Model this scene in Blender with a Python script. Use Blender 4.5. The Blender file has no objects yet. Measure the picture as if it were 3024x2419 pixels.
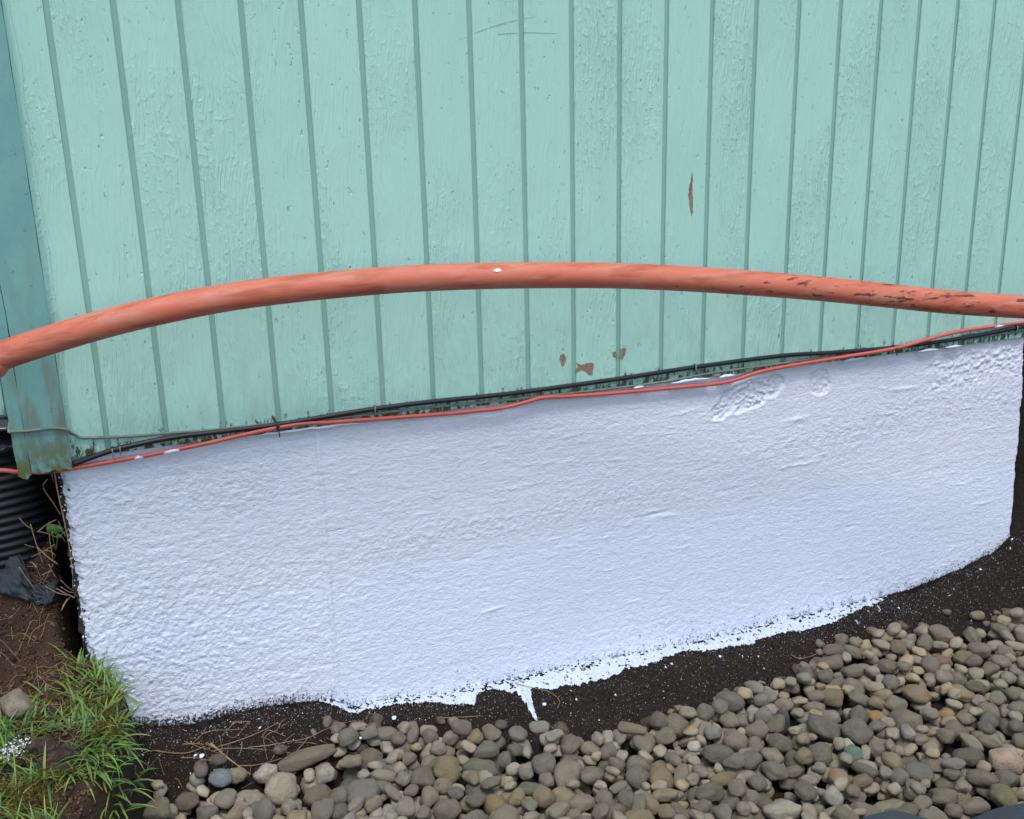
import bpy, bmesh, math, random
import numpy as np
from mathutils import Vector, Matrix, noise as mnoise
from mathutils.bvhtree import BVHTree
random.seed(7); RS = np.random.RandomState(11)
scene = bpy.context.scene
col = scene.collection
# ------------------------------------------------------------------ camera, world, sun, exposure
CAM = np.array([0.0654592699381017, -1.9357282956200115, 0.5979158804995927])
RT = np.array([0.93614001, -0.35082387, -0.02375885]); UP = np.array([0.12143647, 0.25915131, 0.95817211]); FW = np.array([0.32999251, 0.89986844, -0.28520472])
FPX, PW, PH = 3097.905, 3024.0, 2419.0
cd = bpy.data.cameras.new('camera'); cam = bpy.data.objects.new('camera', cd); col.objects.link(cam)
cam.matrix_world = Matrix(((RT[0], UP[0], -FW[0], CAM[0]), (RT[1], UP[1], -FW[1], CAM[1]), (RT[2], UP[2], -FW[2], CAM[2]), (0, 0, 0, 1)))
cd.sensor_fit = 'HORIZONTAL'; cd.sensor_width = 36; cd.lens = 36 * FPX / PW; cd.clip_start = .02; cd.clip_end = 300
scene.camera = cam
SUN_EL, SUN_AZ = math.radians(64), math.radians(-12)     # azimuth from behind the camera (-y) towards +x: high soft light through thin cloud
world = bpy.data.worlds.new('World'); scene.world = world; world.use_nodes = True
wn = world.node_tree; wn.nodes.clear()
wo = wn.nodes.new('ShaderNodeOutputWorld'); wb = wn.nodes.new('ShaderNodeBackground'); sky = wn.nodes.new('ShaderNodeTexSky')
sky.sky_type = 'NISHITA'; sky.sun_disc = False; sky.sun_elevation = SUN_EL; sky.sun_rotation = math.pi - SUN_AZ
sky.air_density = 1.0; sky.dust_density = 1.5; sky.ozone_density = 1.2
hs = wn.nodes.new('ShaderNodeHueSaturation'); hs.inputs['Saturation'].default_value = .85
wn.links.new(sky.outputs[0], hs.inputs['Color']); wn.links.new(hs.outputs[0], wb.inputs[0]); wn.links.new(wb.outputs[0], wo.inputs[0])
wb.inputs[1].default_value = .15
sl = bpy.data.lights.new('sun', 'SUN'); so = bpy.data.objects.new('sun', sl); col.objects.link(so)
sl.energy = 1.4; sl.angle = math.radians(20); sl.color = (1, .975, .94)
sd = Vector((math.sin(SUN_AZ) * math.cos(SUN_EL), -math.cos(SUN_AZ) * math.cos(SUN_EL), math.sin(SUN_EL)))
so.rotation_euler = sd.to_track_quat('Z', 'Y').to_euler(); so.location = (1, -2, 4)
scene.view_settings.view_transform = 'Standard'; scene.view_settings.look = 'None'
scene.view_settings.exposure = 0.56; scene.view_settings.gamma = 1; scene.view_settings.use_curve_mapping = False

# ------------------------------------------------------------------ helpers
def ray(px, py):
    return FW + (px - PW / 2) / FPX * RT - (py - PH / 2) / FPX * UP
def on_y(px, py, y=0.0):            # a pixel of the photograph taken to a vertical plane y = const
    D = ray(px, py); P = CAM + (y - CAM[1]) / D[1] * D; return P
def on_z(px, py, z):                # ... and to a level z = const
    D = ray(px, py); P = CAM + (z - CAM[2]) / D[2] * D; return P
def _h(ix, iy, s):
    h = (ix.astype(np.int64) * 374761393 + iy.astype(np.int64) * 668265263 + s * 1442695041) & 0xffffffff
    h = ((h ^ (h >> 13)) * 1274126177) & 0xffffffff
    h = h ^ (h >> 16)
    return (h & 0xffff) / 65535.0
def vnoise(x, y, s=0):              # smooth value noise -1..1
    x = np.asarray(x, float); y = np.asarray(y, float)
    x0 = np.floor(x); y0 = np.floor(y); fx = x - x0; fy = y - y0
    fx = fx * fx * fx * (fx * (fx * 6 - 15) + 10); fy = fy * fy * fy * (fy * (fy * 6 - 15) + 10)
    a = _h(x0, y0, s); b = _h(x0 + 1, y0, s); c = _h(x0, y0 + 1, s); d = _h(x0 + 1, y0 + 1, s)
    return ((a * (1 - fx) + b * fx) * (1 - fy) + (c * (1 - fx) + d * fx) * fy) * 2 - 1
def fbm(x, y, o=4, s=0, g=.5):
    r = 0; a = 1; t = 0
    for i in range(o):
        c, n = math.cos(.6 * i), math.sin(.6 * i)
        r = r + a * vnoise((x * c - y * n) * 2 ** i + 17.3 * i, (x * n + y * c) * 2 ** i - 9.1 * i, s + i); t += a; a *= g
    return r / t
def sstep(a, b, x):
    t = np.clip((x - a) / (b - a), 0, 1); return t * t * (3 - 2 * t)
def new_obj(name, me, mat=None, parent=None, loc=(0, 0, 0), smooth=True):
    if mat is not None and not me.materials: me.materials.append(mat)
    if smooth and len(me.polygons): me.polygons.foreach_set('use_smooth', [True] * len(me.polygons))
    o = bpy.data.objects.new(name, me); col.objects.link(o); o.location = loc
    if parent: o.parent = parent
    return o
def pymesh(name, v, f):
    me = bpy.data.meshes.new(name); me.from_pydata([tuple(p) for p in v], [], [tuple(p) for p in f]); me.update(); return me
def grid_mesh(name, V, keep=None, flip=False):      # V: (n, m, 3)
    n, m = V.shape[:2]
    idx = np.arange(n * m).reshape(n, m)
    q = np.stack([idx[:-1, :-1], idx[1:, :-1], idx[1:, 1:], idx[:-1, 1:]], -1)
    if flip: q = q[..., ::-1]
    if keep is not None: q = q[keep]
    q = q.reshape(-1, 4); P = V.reshape(-1, 3)
    if keep is not None:
        used = np.zeros(len(P), bool); used[q.ravel()] = True
        mp = np.cumsum(used) - 1; P = P[used]; q = mp[q]
    me = bpy.data.meshes.new(name)
    me.vertices.add(len(P)); me.vertices.foreach_set('co', P.astype(np.float32).ravel())
    me.loops.add(len(q) * 4); me.loops.foreach_set('vertex_index', q.astype(np.int32).ravel())
    me.polygons.add(len(q)); me.polygons.foreach_set('loop_start', np.arange(0, len(q) * 4, 4, dtype=np.int32))
    me.polygons.foreach_set('loop_total', np.full(len(q), 4, dtype=np.int32))
    me.update(calc_edges=True); me.validate(); return me
def raw_mesh(name, P, F, C=None):                   # F: (n,3) or (n,4) ; C: colour per vertex
    P = np.asarray(P, np.float32); F = np.asarray(F, np.int32); k = F.shape[1]
    me = bpy.data.meshes.new(name)
    me.vertices.add(len(P)); me.vertices.foreach_set('co', P.ravel())
    me.loops.add(F.size); me.loops.foreach_set('vertex_index', F.ravel())
    me.polygons.add(len(F)); me.polygons.foreach_set('loop_start', np.arange(0, F.size, k, dtype=np.int32))
    me.polygons.foreach_set('loop_total', np.full(len(F), k, dtype=np.int32))
    me.update(calc_edges=True)
    if C is not None:
        C = np.asarray(C, np.float32)
        a = me.color_attributes.new('tint', 'FLOAT_COLOR', 'POINT'); a.data.foreach_set('color', np.hstack([C, np.ones((len(C), 1), np.float32)]).ravel())
    return me
def empty(name, label, cat, loc=(0, 0, 0), group=None):
    o = bpy.data.objects.new(name, None); col.objects.link(o); o.location = loc; o.empty_display_size = .05
    o['label'] = label; o['category'] = cat
    if group: o['group'] = group
    return o
def tag(o, label=None, cat=None, group=None, kind=None):
    if label: o['label'] = label
    if cat: o['category'] = cat
    if group: o['group'] = group
    if kind: o['kind'] = kind
    return o
def spline(pts, n=8):               # Catmull-Rom
    P = [np.array(p, float) for p in pts]; P = [2 * P[0] - P[1]] + P + [2 * P[-1] - P[-2]]; out = []
    for i in range(1, len(P) - 2):
        for k in range(n):
            t = k / n; a, b, c, d = P[i - 1:i + 3]
            out.append(.5 * ((2 * b) + (-a + c) * t + (2 * a - 5 * b + 4 * c - d) * t * t + (-a + 3 * b - 3 * c + d) * t ** 3))
    out.append(P[-2]); return np.array(out)
def tube_data(pts, rad, seg=10, wob=0):
    pts = np.asarray(pts, float); n = len(pts)
    rad = np.full(n, rad) if np.isscalar(rad) else np.asarray(rad, float)
    V = []; up = np.array([0, 0, 1.0])
    for i in range(n):
        t = pts[min(i + 1, n - 1)] - pts[max(i - 1, 0)]; t = t / (np.linalg.norm(t) + 1e-9)
        a = np.cross(t, up)
        if np.linalg.norm(a) < .1: a = np.cross(t, np.array([1.0, 0, 0]))
        a /= np.linalg.norm(a); b = np.cross(a, t)
        for k in range(seg):
            w = 2 * math.pi * k / seg; rr = rad[i] * (1 + wob * (random.random() - .5))
            V.append(pts[i] + rr * (math.cos(w) * a + math.sin(w) * b))
    F = [(i * seg + k, i * seg + (k + 1) % seg, (i + 1) * seg + (k + 1) % seg, (i + 1) * seg + k) for i in range(n - 1) for k in range(seg)]
    base = len(V); V.append(pts[0]); V.append(pts[-1])
    T = [(base, (k + 1) % seg, k) for k in range(seg)] + [(base + 1, (n - 1) * seg + k, (n - 1) * seg + (k + 1) % seg) for k in range(seg)]
    return V, F + T
def tube(name, pts, rad, mat, parent=None, seg=10, wob=0):
    v, f = tube_data(pts, rad, seg, wob); return new_obj(name, pymesh(name, v, f), mat, parent)
def box_bm(bm, x0, x1, y0, y1, z0, z1):
    vs = [bm.verts.new(p) for p in ((x0, y0, z0), (x1, y0, z0), (x1, y1, z0), (x0, y1, z0), (x0, y0, z1), (x1, y0, z1), (x1, y1, z1), (x0, y1, z1))]
    for q in ((0, 3, 2, 1), (4, 5, 6, 7), (0, 1, 5, 4), (1, 2, 6, 5), (2, 3, 7, 6), (3, 0, 4, 7)): bm.faces.new([vs[i] for i in q])
    return vs
def box(name, x0, x1, y0, y1, z0, z1, mat, parent=None, bev=0.0):
    bm = bmesh.new(); box_bm(bm, x0, x1, y0, y1, z0, z1)
    if bev: bmesh.ops.bevel(bm, geom=list(bm.edges), offset=bev, segments=2, profile=.6, affect='EDGES', clamp_overlap=True)
    me = bpy.data.meshes.new(name); bm.to_mesh(me); bm.free()
    return new_obj(name, me, mat, parent, smooth=False)

# node helpers
class M:
    def __init__(s, name, rough=.6, spec=.5):
        s.m = bpy.data.materials.new(name); s.m.use_nodes = True; s.t = s.m.node_tree; s.n = s.t.nodes; s.l = s.t.links
        s.b = s.n['Principled BSDF']; s.b.inputs['Roughness'].default_value = rough; s.b.inputs['Specular IOR Level'].default_value = spec
        s.co = s.n.new('ShaderNodeTexCoord').outputs['Object']
    def link(s, a, b): s.l.new(a, b)
    def map(s, scale=(1, 1, 1), vec=None, loc=(0, 0, 0)):
        k = s.n.new('ShaderNodeMapping'); k.inputs['Scale'].default_value = scale; k.inputs['Location'].default_value = loc
        s.link(vec if vec is not None else s.co, k.inputs[0]); return k.outputs[0]
    def noise(s, scale, detail=4, rough=.55, vec=None, dist=0, lac=2):
        k = s.n.new('ShaderNodeTexNoise'); k.inputs['Scale'].default_value = scale; k.inputs['Detail'].default_value = detail
        k.inputs['Roughness'].default_value = rough; k.inputs['Distortion'].default_value = dist
        s.link(vec if vec is not None else s.co, k.inputs['Vector']); return k.outputs['Fac']
    def voro(s, scale, vec=None, feature='F1', out='Distance'):
        k = s.n.new('ShaderNodeTexVoronoi'); k.inputs['Scale'].default_value = scale; k.feature = feature
        s.link(vec if vec is not None else s.co, k.inputs['Vector']); return k.outputs[out]
    def ramp(s, fac, stops):
        k = s.n.new('ShaderNodeValToRGB'); e = k.color_ramp.elements
        while len(e) < len(stops): e.new(.5)
        for i, (p, c) in enumerate(stops):
            e[i].position = p; e[i].color = (c, c, c, 1) if np.isscalar(c) else (*c, 1)
        s.link(fac, k.inputs[0]); return k.outputs[0]
    def mix(s, fac, a, b, mode='MIX'):
        k = s.n.new('ShaderNodeMix'); k.data_type = 'RGBA'; k.blend_type = mode
        for v, i in ((fac, 0), (a, 6), (b, 7)):
            if isinstance(v, (int, float)): k.inputs[i].default_value = v if i == 0 else (v, v, v, 1)
            elif isinstance(v, tuple): k.inputs[i].default_value = (*v, 1)
            else: s.link(v, k.inputs[i])
        return k.outputs[2]
    def math(s, op, a, b=0.0, c=None):
        k = s.n.new('ShaderNodeMath'); k.operation = op
        for v, i in ((a, 0), (b, 1), (c, 2)):
            if v is None: continue
            if isinstance(v, (int, float)): k.inputs[i].default_value = v
            else: s.link(v, k.inputs[i])
        return k.outputs[0]
    def xyz(s, vec=None):
        k = s.n.new('ShaderNodeSeparateXYZ'); s.link(vec if vec is not None else s.co, k.inputs[0]); return k.outputs
    def rnd(s):
        return s.n.new('ShaderNodeObjectInfo').outputs['Random']
    def rndvec(s, scale=37.0):      # coordinates shifted per object
        k = s.n.new('ShaderNodeVectorMath'); k.operation = 'ADD'; r = s.rnd()
        m = s.n.new('ShaderNodeCombineXYZ'); a = s.math('MULTIPLY', r, scale)
        for i in range(3): s.link(a, m.inputs[i])
        s.link(s.co, k.inputs[0]); s.link(m.outputs[0], k.inputs[1]); return k.outputs[0]
    def bump(s, h, strength=.5, dist=.002, prev=None):
        k = s.n.new('ShaderNodeBump'); k.inputs['Strength'].default_value = strength; k.inputs['Distance'].default_value = dist
        s.link(h, k.inputs['Height'])
        if prev is not None: s.link(prev, k.inputs['Normal'])
        return k.outputs[0]
    def done(s, color=None, rough=None, normal=None):
        if color is not None:
            if isinstance(color, tuple): s.b.inputs['Base Color'].default_value = (*color, 1)
            else: s.link(color, s.b.inputs['Base Color'])
        if rough is not None: s.link(rough, s.b.inputs['Roughness'])
        if normal is not None: s.link(normal, s.b.inputs['Normal'])
        return s.m

# ------------------------------------------------------------------ materials
def siding_mat(name, base, dark, dirt=1.0, algae=(.06, .075, .03), grain=1.0):
    m = M(name, .5, .4); v = m.rndvec()
    wz = m.xyz(m.n.new('ShaderNodeNewGeometry').outputs['Position'])
    # distort coordinates so the grain swirls round knots
    warp = m.n.new('ShaderNodeTexNoise'); warp.inputs['Scale'].default_value = 7; warp.inputs['Detail'].default_value = 2
    m.link(m.map((1, 1, .55), v), warp.inputs['Vector'])
    sc = m.n.new('ShaderNodeVectorMath'); sc.operation = 'MULTIPLY_ADD'; m.link(warp.outputs['Color'], sc.inputs[0]); sc.inputs[1].default_value = (.075, .0, .03); m.link(v, sc.inputs[2])
    w = sc.outputs[0]
    g1 = m.noise(1.0, 3, .55, m.map((300, 40, 13), w))
    g2 = m.noise(1.0, 2, .5, m.map((120, 40, 9), w))
    patch = m.ramp(m.noise(5, 2, .5, m.map((1, 1, .5), v)), [(.46, 0.15), (.68, 1.0)])
    blob = m.ramp(m.noise(1, 3, .6, m.map((95, 60, 60), w)), [(.52, 0), (.68, 1)])
    pits = m.ramp(m.noise(1, 2, .5, m.map((150, 100, 60), v)), [(.20, 0), (.32, 1)])
    h = m.math('ADD', m.math('MULTIPLY', g1, m.math('MULTIPLY_ADD', patch, .9, .3)), m.math('MULTIPLY', g2, .45))
    h = m.math('ADD', h, m.math('MULTIPLY', blob, m.math('MULTIPLY', patch, .30)))
    h = m.math('ADD', h, m.math('MULTIPLY', pits, .45))
    fine = m.noise(900, 2, .6, v)
    n = m.bump(h, 1.0 * grain, .0032); n = m.bump(fine, .12, .0004, n)
    # colour: slight variation, grime
    big = m.noise(3.2, 4, .6, v)
    c = m.mix(m.ramp(big, [(.35, 0), (.7, 1)]), base, dark)
    c = m.mix(m.math('MULTIPLY', m.math('SUBTRACT', 1.0, pits), .10), c, tuple(.55 * x for x in base))
    speck = m.ramp(m.noise(1, 1, .5, m.map((170, 100, 110), v)), [(.83, 0), (.87, 1)])
    c = m.mix(m.math('MULTIPLY', speck, .55), c, (.05, .07, .06))
    # algae and dirt where splash reaches: the bottom few centimetres
    z = wz[2]
    f = m.n.new('ShaderNodeMapRange'); m.link(z, f.inputs[0]); f.inputs[1].default_value = .05; f.inputs[2].default_value = -.005; f.inputs[3].default_value = 0; f.inputs[4].default_value = 1
    dn = m.noise(1, 5, .7, m.map((75, 60, 32), v))
    dm = m.math('MULTIPLY', m.ramp(m.math('ADD', dn, m.math('MULTIPLY', f.outputs[0], .26)), [(.66, 0), (.74, 1)]), m.math('MINIMUM', m.math('MULTIPLY', f.outputs[0], 3), dirt))
    c = m.mix(dm, c, algae)
    f2 = m.n.new('ShaderNodeMapRange'); m.link(z, f2.inputs[0]); f2.inputs[1].default_value = .22; f2.inputs[2].default_value = 0; f2.inputs[3].default_value = 0; f2.inputs[4].default_value = .35 * dirt
    c = m.mix(m.math('MULTIPLY', f2.outputs[0], m.ramp(m.noise(1, 5, .65, m.map((30, 30, 18), v)), [(.4, 0), (.75, 1)])), c, (.14, .2, .14))
    return m.done(c, m.ramp(big, [(.3, .42), (.7, .58)]), n)
MINT = (.415, .69, .585); MINT_D = (.38, .65, .555)
m_siding = siding_mat('mint_siding_paint', MINT, MINT_D)
m_groove = siding_mat('old_green_groove_paint', (.25, .445, .385), (.225, .41, .355), .8, grain=.3)
m_corner = siding_mat('older_teal_trim_paint', (.14, .36, .33), (.11, .29, .29), 1.0, (.13, .14, .03), .8)
m_corner2 = None
def corner_mat():
    m = M('mossy_teal_trim_paint', .65, .3); v = m.rndvec()
    wz = m.xyz(m.n.new('ShaderNodeNewGeometry').outputs['Position'])
    g = m.noise(1, 4, .6, m.map((160, 60, 30), v)); p = m.noise(40, 4, .65, v)
    n = m.bump(m.math('ADD', g, p), .5, .0015)
    c = m.mix(m.ramp(m.noise(14, 5, .6, v), [(.35, 0), (.65, 1)]), (.145, .345, .335), (.18, .385, .345))
    streak = m.ramp(m.noise(1, 4, .6, m.map((45, 20, 9), v)), [(.45, 0), (.68, 1)])
    fz = m.n.new('ShaderNodeMapRange'); m.link(wz[2], fz.inputs[0]); fz.inputs[1].default_value = .45; fz.inputs[2].default_value = .05; fz.inputs[3].default_value = .0; fz.inputs[4].default_value = .75
    c = m.mix(m.math('MULTIPLY', streak, fz.outputs[0]), c, (.17, .155, .10))
    fm = m.n.new('ShaderNodeMapRange'); m.link(wz[2], fm.inputs[0]); fm.inputs[1].default_value = .075; fm.inputs[2].default_value = -.01; fm.inputs[3].default_value = 0; fm.inputs[4].default_value = 1
    moss = m.ramp(m.math('ADD', m.noise(1, 5, .65, m.map((45, 30, 22), v)), m.math('MULTIPLY', fm.outputs[0], .14)), [(.54, 0), (.66, 1)])
    c = m.mix(m.math('MULTIPLY', moss, fm.outputs[0]), c, (.15, .155, .045))
    lap = m.ramp(m.noise(70, 3, .7, v), [(.66, 0), (.70, 1)])
    c = m.mix(m.math('MULTIPLY', lap, .5), c, (.07, .15, .12))
    return m.done(c, None, n)
m_trim = corner_mat()
def conc_mat():
    m = M('white_masonry_paint', .42, .45)
    at = m.n.new('ShaderNodeAttribute'); at.attribute_name = 'bare'
    rough = m.n.new('ShaderNodeAttribute'); rough.attribute_name = 'lumpy'
    a = m.noise(1, 4, .62, m.map((115, 60, 215)), .35)
    b = m.noise(260, 4, .65)
    h = m.math('ADD', m.math('MULTIPLY', a, 1.0), m.math('MULTIPLY', b, m.math('MULTIPLY_ADD', rough.outputs['Fac'], .9, .35)))
    n = m.bump(h, .85, .0024)
    edge = m.math('ADD', at.outputs['Fac'], m.math('MULTIPLY', m.math('SUBTRACT', m.noise(150, 4, .75), .5), 1.35))
    k = m.ramp(edge, [(.52, 0), (.58, 1)])
    big = m.noise(2.5, 3, .5)
    white = m.mix(m.ramp(big, [(.3, 0), (.7, 1)]), (.775, .82, .935), (.72, .775, .91))
    top = m.n.new('ShaderNodeMapRange'); m.link(m.xyz()[2], top.inputs[0]); top.inputs[1].default_value = -.05; top.inputs[2].default_value = 0.0; top.inputs[3].default_value = 0; top.inputs[4].default_value = .2
    white = m.mix(m.math('MULTIPLY', top.outputs[0], m.ramp(m.noise(22, 4, .6), [(.3, .2), (.7, 1)])), white, (.55, .50, .46))
    pin = m.ramp(m.voro(46), [(.045, 1), (.06, 0)]); pin = m.math('MULTIPLY', pin, m.ramp(m.noise(23, 1, .5), [(.62, 0), (.64, 1)]))
    white = m.mix(pin, white, (.06, .06, .06))
    raw = m.mix(m.noise(60, 5, .7), (.012, .010, .009), (.07, .062, .052))
    c = m.mix(k, white, raw)
    r = m.mix(k, .42, .9)
    return m.done(c, r, n)
m_conc = conc_mat()
def soil_mat():
    m = M('dark_wet_soil', .88, .25)
    at = m.n.new('ShaderNodeAttribute'); at.attribute_name = 'tint'
    n1 = m.noise(60, 6, .75); n2 = m.noise(330, 4, .75)
    h = m.math('ADD', n1, m.math('MULTIPLY', n2, .6))
    c = m.mix(m.ramp(n2, [(.3, 0), (.75, 1)]), (.005, .004, .0032), (.034, .025, .018))
    c = m.mix(m.ramp(m.noise(9, 4, .6), [(.4, 0), (.7, .6)]), c, (.030, .018, .011))
    c = m.mix(at.outputs['Fac'], c, m.mix(m.ramp(n2, [(.3, 0), (.7, 1)]), (.035, .018, .010), (.12, .068, .042)))
    sp = m.ramp(m.voro(210), [(.10, 1), (.14, 0)]); sp = m.math('MULTIPLY', sp, m.ramp(m.noise(120, 2, .6), [(.60, 0), (.63, 1)]))
    c = m.mix(m.math('MULTIPLY', sp, .8), c, (.45, .46, .5))
    return m.done(c, None, m.bump(h, 1.0, .006))
m_soil = soil_mat()
def peb_mat(attr):
    m = M('river_pebble_' + ('mass' if attr else 'stone'), .78, .3)
    if attr: k = m.n.new('ShaderNodeAttribute'); k.attribute_name = 'tint'; base = k.outputs['Color']; v = m.co
    else: base = m.n.new('ShaderNodeObjectInfo').outputs['Color']; v = m.rndvec(11)
    S = 1.0 if attr else .022
    n1 = m.noise(45 * S, 4, .6, v); n2 = m.noise(260 * S, 4, .7, v); n3 = m.noise(700 * S, 3, .7, v)
    c = m.mix(m.ramp(n1, [(.32, 0), (.7, 1)]), m.mix(1.0, base, .80, 'MULTIPLY'), m.mix(1.0, base, 1.16, 'MULTIPLY'))
    mud = m.ramp(m.noise(70 * S, 5, .7, v), [(.47, 0), (.62, 1)])
    c = m.mix(m.math('MULTIPLY', mud, .5), c, (.245, .21, .15))
    pit = m.ramp(n2, [(.26, 1), (.37, 0)])
    c = m.mix(m.math('MULTIPLY', pit, .55), c, m.mix(1.0, base, .35, 'MULTIPLY'))
    lt = m.ramp(n3, [(.60, 0), (.74, 1)])
    c = m.mix(m.math('MULTIPLY', lt, .3), c, m.mix(1.0, base, 1.9, 'MULTIPLY'))
    h = m.math('ADD', m.math('MULTIPLY', n2, .8), m.math('MULTIPLY', n3, .35))
    return m.done(c, m.ramp(n1, [(.3, .7), (.7, .88)]), m.bump(h, .6, .0016 if attr else .07))
m_peb = peb_mat(False); m_pebmass = peb_mat(True)
def plain(name, c, rough=.5, spec=.5, nscale=60, amt=.25, bump=.0, stretch=(1, 1, 1), c2=None):
    m = M(name, rough, spec); n = m.noise(nscale, 4, .65, m.map(stretch))
    cc = m.mix(m.ramp(n, [(.35, 0), (.7, 1)]), c, c2 if c2 else tuple(x * (1 - amt) for x in c))
    return m.done(cc, None, m.bump(n, .5, bump) if bump else None)
m_black = plain('black_cable_rubber', (.012, .014, .018), .38, .5, 40, .4)
m_red = plain('coral_cable_jacket', (.62, .115, .085), .42, .5, 25, .18)
m_wire = plain('overpainted_thin_wire', (.20, .27, .22), .6, .3, 60, .3, .0006, c2=(.16, .17, .13))
m_white = plain('white_paint_drip', (.72, .785, .935), .45, .4, 80, .06, .0008)
m_spill = plain('thin_dusty_white_paint', (.60, .67, .78), .6, .3, 130, .3, .0010)
m_clip = plain('black_plastic_clip', (.02, .022, .024), .4); m_nail = plain('grey_nail_head', (.28, .30, .31), .45)
m_crust = plain('brittle_dirt_crust', (.03, .028, .022), .9, .2, 150, .5)
def pipe_mat():
    m = M('weathered_orange_conduit', .52, .35)
    n = m.noise(1, 4, .6, m.map((4, 40, 40))); f = m.noise(1, 5, .7, m.map((22, 90, 90)))
    c = m.mix(m.ramp(n, [(.3, 0), (.7, 1)]), (.60, .170, .100), (.52, .128, .075))
    tan = m.ramp(m.noise(1, 5, .6, m.map((9, 55, 55))), [(.48, 0), (.62, 1)])
    c = m.mix(m.math('MULTIPLY', tan, .45), c, (.52, .27, .185))
    rust = m.ramp(m.noise(1, 3, .55, m.map((8, 48, 48), None, (3.1, 0, 0))), [(.54, 0), (.66, 1)])
    c = m.mix(m.math('MULTIPLY', rust, .65), c, (.36, .08, .04))
    x = m.xyz()[0]
    mr = m.n.new('ShaderNodeMapRange'); m.link(x, mr.inputs[0]); mr.inputs[1].default_value = .9; mr.inputs[2].default_value = 1.35; mr.inputs[3].default_value = 0; mr.inputs[4].default_value = .13
    blk = m.ramp(m.math('ADD', m.noise(1, 4, .65, m.map((20, 95, 95), None, (7.7, 1, 0))), mr.outputs[0]), [(.69, 0), (.74, 1)])
    c = m.mix(m.math('MULTIPLY', blk, .85), c, (.045, .022, .015))
    return m.done(c, m.ramp(f, [(.3, .45), (.7, .62)]), m.bump(f, .25, .001))
m_pipe = pipe_mat()
m_drain = plain('black_corrugated_plastic', (.012, .013, .017), .35, .5, 30, .5)
m_poly = plain('shiny_black_polythene', (.03, .036, .045), .22, .6, 30, .5, .002)
def fabric_mat():
    m = M('woven_landscape_fabric', .75, .3)
    u = m.n.new('ShaderNodeTexWave'); u.inputs['Scale'].default_value = 190; u.bands_direction = 'X'; m.link(m.co, u.inputs[0])
    w = m.n.new('ShaderNodeTexWave'); w.inputs['Scale'].default_value = 190; w.bands_direction = 'Z'; m.link(m.co, w.inputs[0])
    h = m.math('ADD', u.outputs['Fac'], w.outputs['Fac'])
    c = m.mix(m.ramp(h, [(.3, 0), (1, 1)]), (.018, .026, .036), (.055, .072, .09))
    c = m.mix(m.ramp(m.noise(30, 4, .7), [(.5, 0), (.75, .6)]), c, (.09, .07, .05))
    return m.done(c, None, m.bump(h, .4, .0008))
m_fabric = fabric_mat()
def grass_mat(name, hi):
    m = M(name, .5, .35)
    at = m.n.new('ShaderNodeAttribute'); at.attribute_name = 'tint'
    m.b.inputs['Subsurface Weight'].default_value = 0
    tr = m.n.new('ShaderNodeBsdfTranslucent'); mx = m.n.new('ShaderNodeMixShader'); mx.inputs[0].default_value = .3
    m.link(at.outputs['Color'], m.b.inputs['Base Color']); m.link(at.outputs['Color'], tr.inputs[0])
    m.link(m.b.outputs[0], mx.inputs[1]); m.link(tr.outputs[0], mx.inputs[2]); m.link(mx.outputs[0], m.n['Material Output'].inputs[0])
    return m.m
m_grass = grass_mat('grass_blades', 1)
m_tint = M('tinted_litter', .85, .2)
_a = m_tint.n.new('ShaderNodeAttribute'); _a.attribute_name = 'tint'; m_tint = m_tint.done(_a.outputs['Color'])
m_straw = plain('dry_straw', (.34, .25, .14), .7, .3, 90, .4, c2=(.20, .13, .07))
m_wood = plain('bare_weathered_wood', (.20, .12, .07), .85, .2, 1, .4, .0006, (260, 100, 40), (.34, .28, .21))
m_mark = plain('grey_scuff', (.29, .45, .40), .7, .3, 300, .2)
m_hole = plain('old_concrete', (.035, .033, .03), .95, .1, 40, .6, .004)
m_leaf = plain('weed_leaf', (.07, .16, .035), .5, .3, 60, .3)
m_bark = plain('dead_root', (.075, .05, .035), .9, .2, 120, .5, .001)

# ------------------------------------------------------------------ the ground
FX = [-.6, -.09, 0, .077, .17, .271, .36, .40, .50, .576, .83, 1.17, 1.45, 1.72, 1.85, 2.02, 2.118, 2.16, 2.3, 2.7]
FZ = [-.56, -.56, -.574, -.588, -.583, -.588, -.60, -.624, -.628, -.640, -.642, -.648, -.645, -.642, -.640, -.612, -.586, -.556, -.48, -.45]
PEDGE = [(300, 2600), (380, 2440), (440, 2365), (520, 2350), (600, 2312), (660, 2282), (740, 2268), (800, 2246), (900, 2210), (1000, 2182), (1200, 2178), (1300, 2188), (1450, 2205), (1700, 2216), (1900, 2195), (2000, 2132), (2120, 2088), (2250, 2040), (2400, 2004), (2450, 1936), (2600, 1896), (2750, 1874), (2950, 1860), (3024, 1822), (3200, 1790)]
def _bare(x, y): t = sstep(0.0, -.15, y); return np.interp(x, FX, FZ) * (1 - t) + (-.682) * t
def _edge():
    out = []
    for a, b in PEDGE:
        D = ray(a, b); t = 1.0
        while t < 5:
            p = CAM + t * D
            if p[2] < _bare(p[0], p[1]): break
            t += .003
        out.append((p[0], min(p[1], -.03)))
    out.sort(); return [p[0] for p in out], [p[1] for p in out]
PBX, PBY = _edge()
def bank(x, y):                        # height of the turf bank left of the foundation, -9 where there is none
    xe = np.interp(y, [-1.2, -.60, -.42, -.30, -.20, -.10, -.03, .02, .3], [-.30, -.24, -.135, -.065, -.03, -.025, -.06, -.125, -.135])
    xe = xe + .012 * fbm(x * 14, y * 14, 3, 5)
    top = np.interp(y, [-1.2, -.5, -.25, -.05, .0, .06, .14, .25, 1], [-.55, -.50, -.46, -.432, -.41, -.31, -.215, -.16, -.15])
    return xe, top
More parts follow.
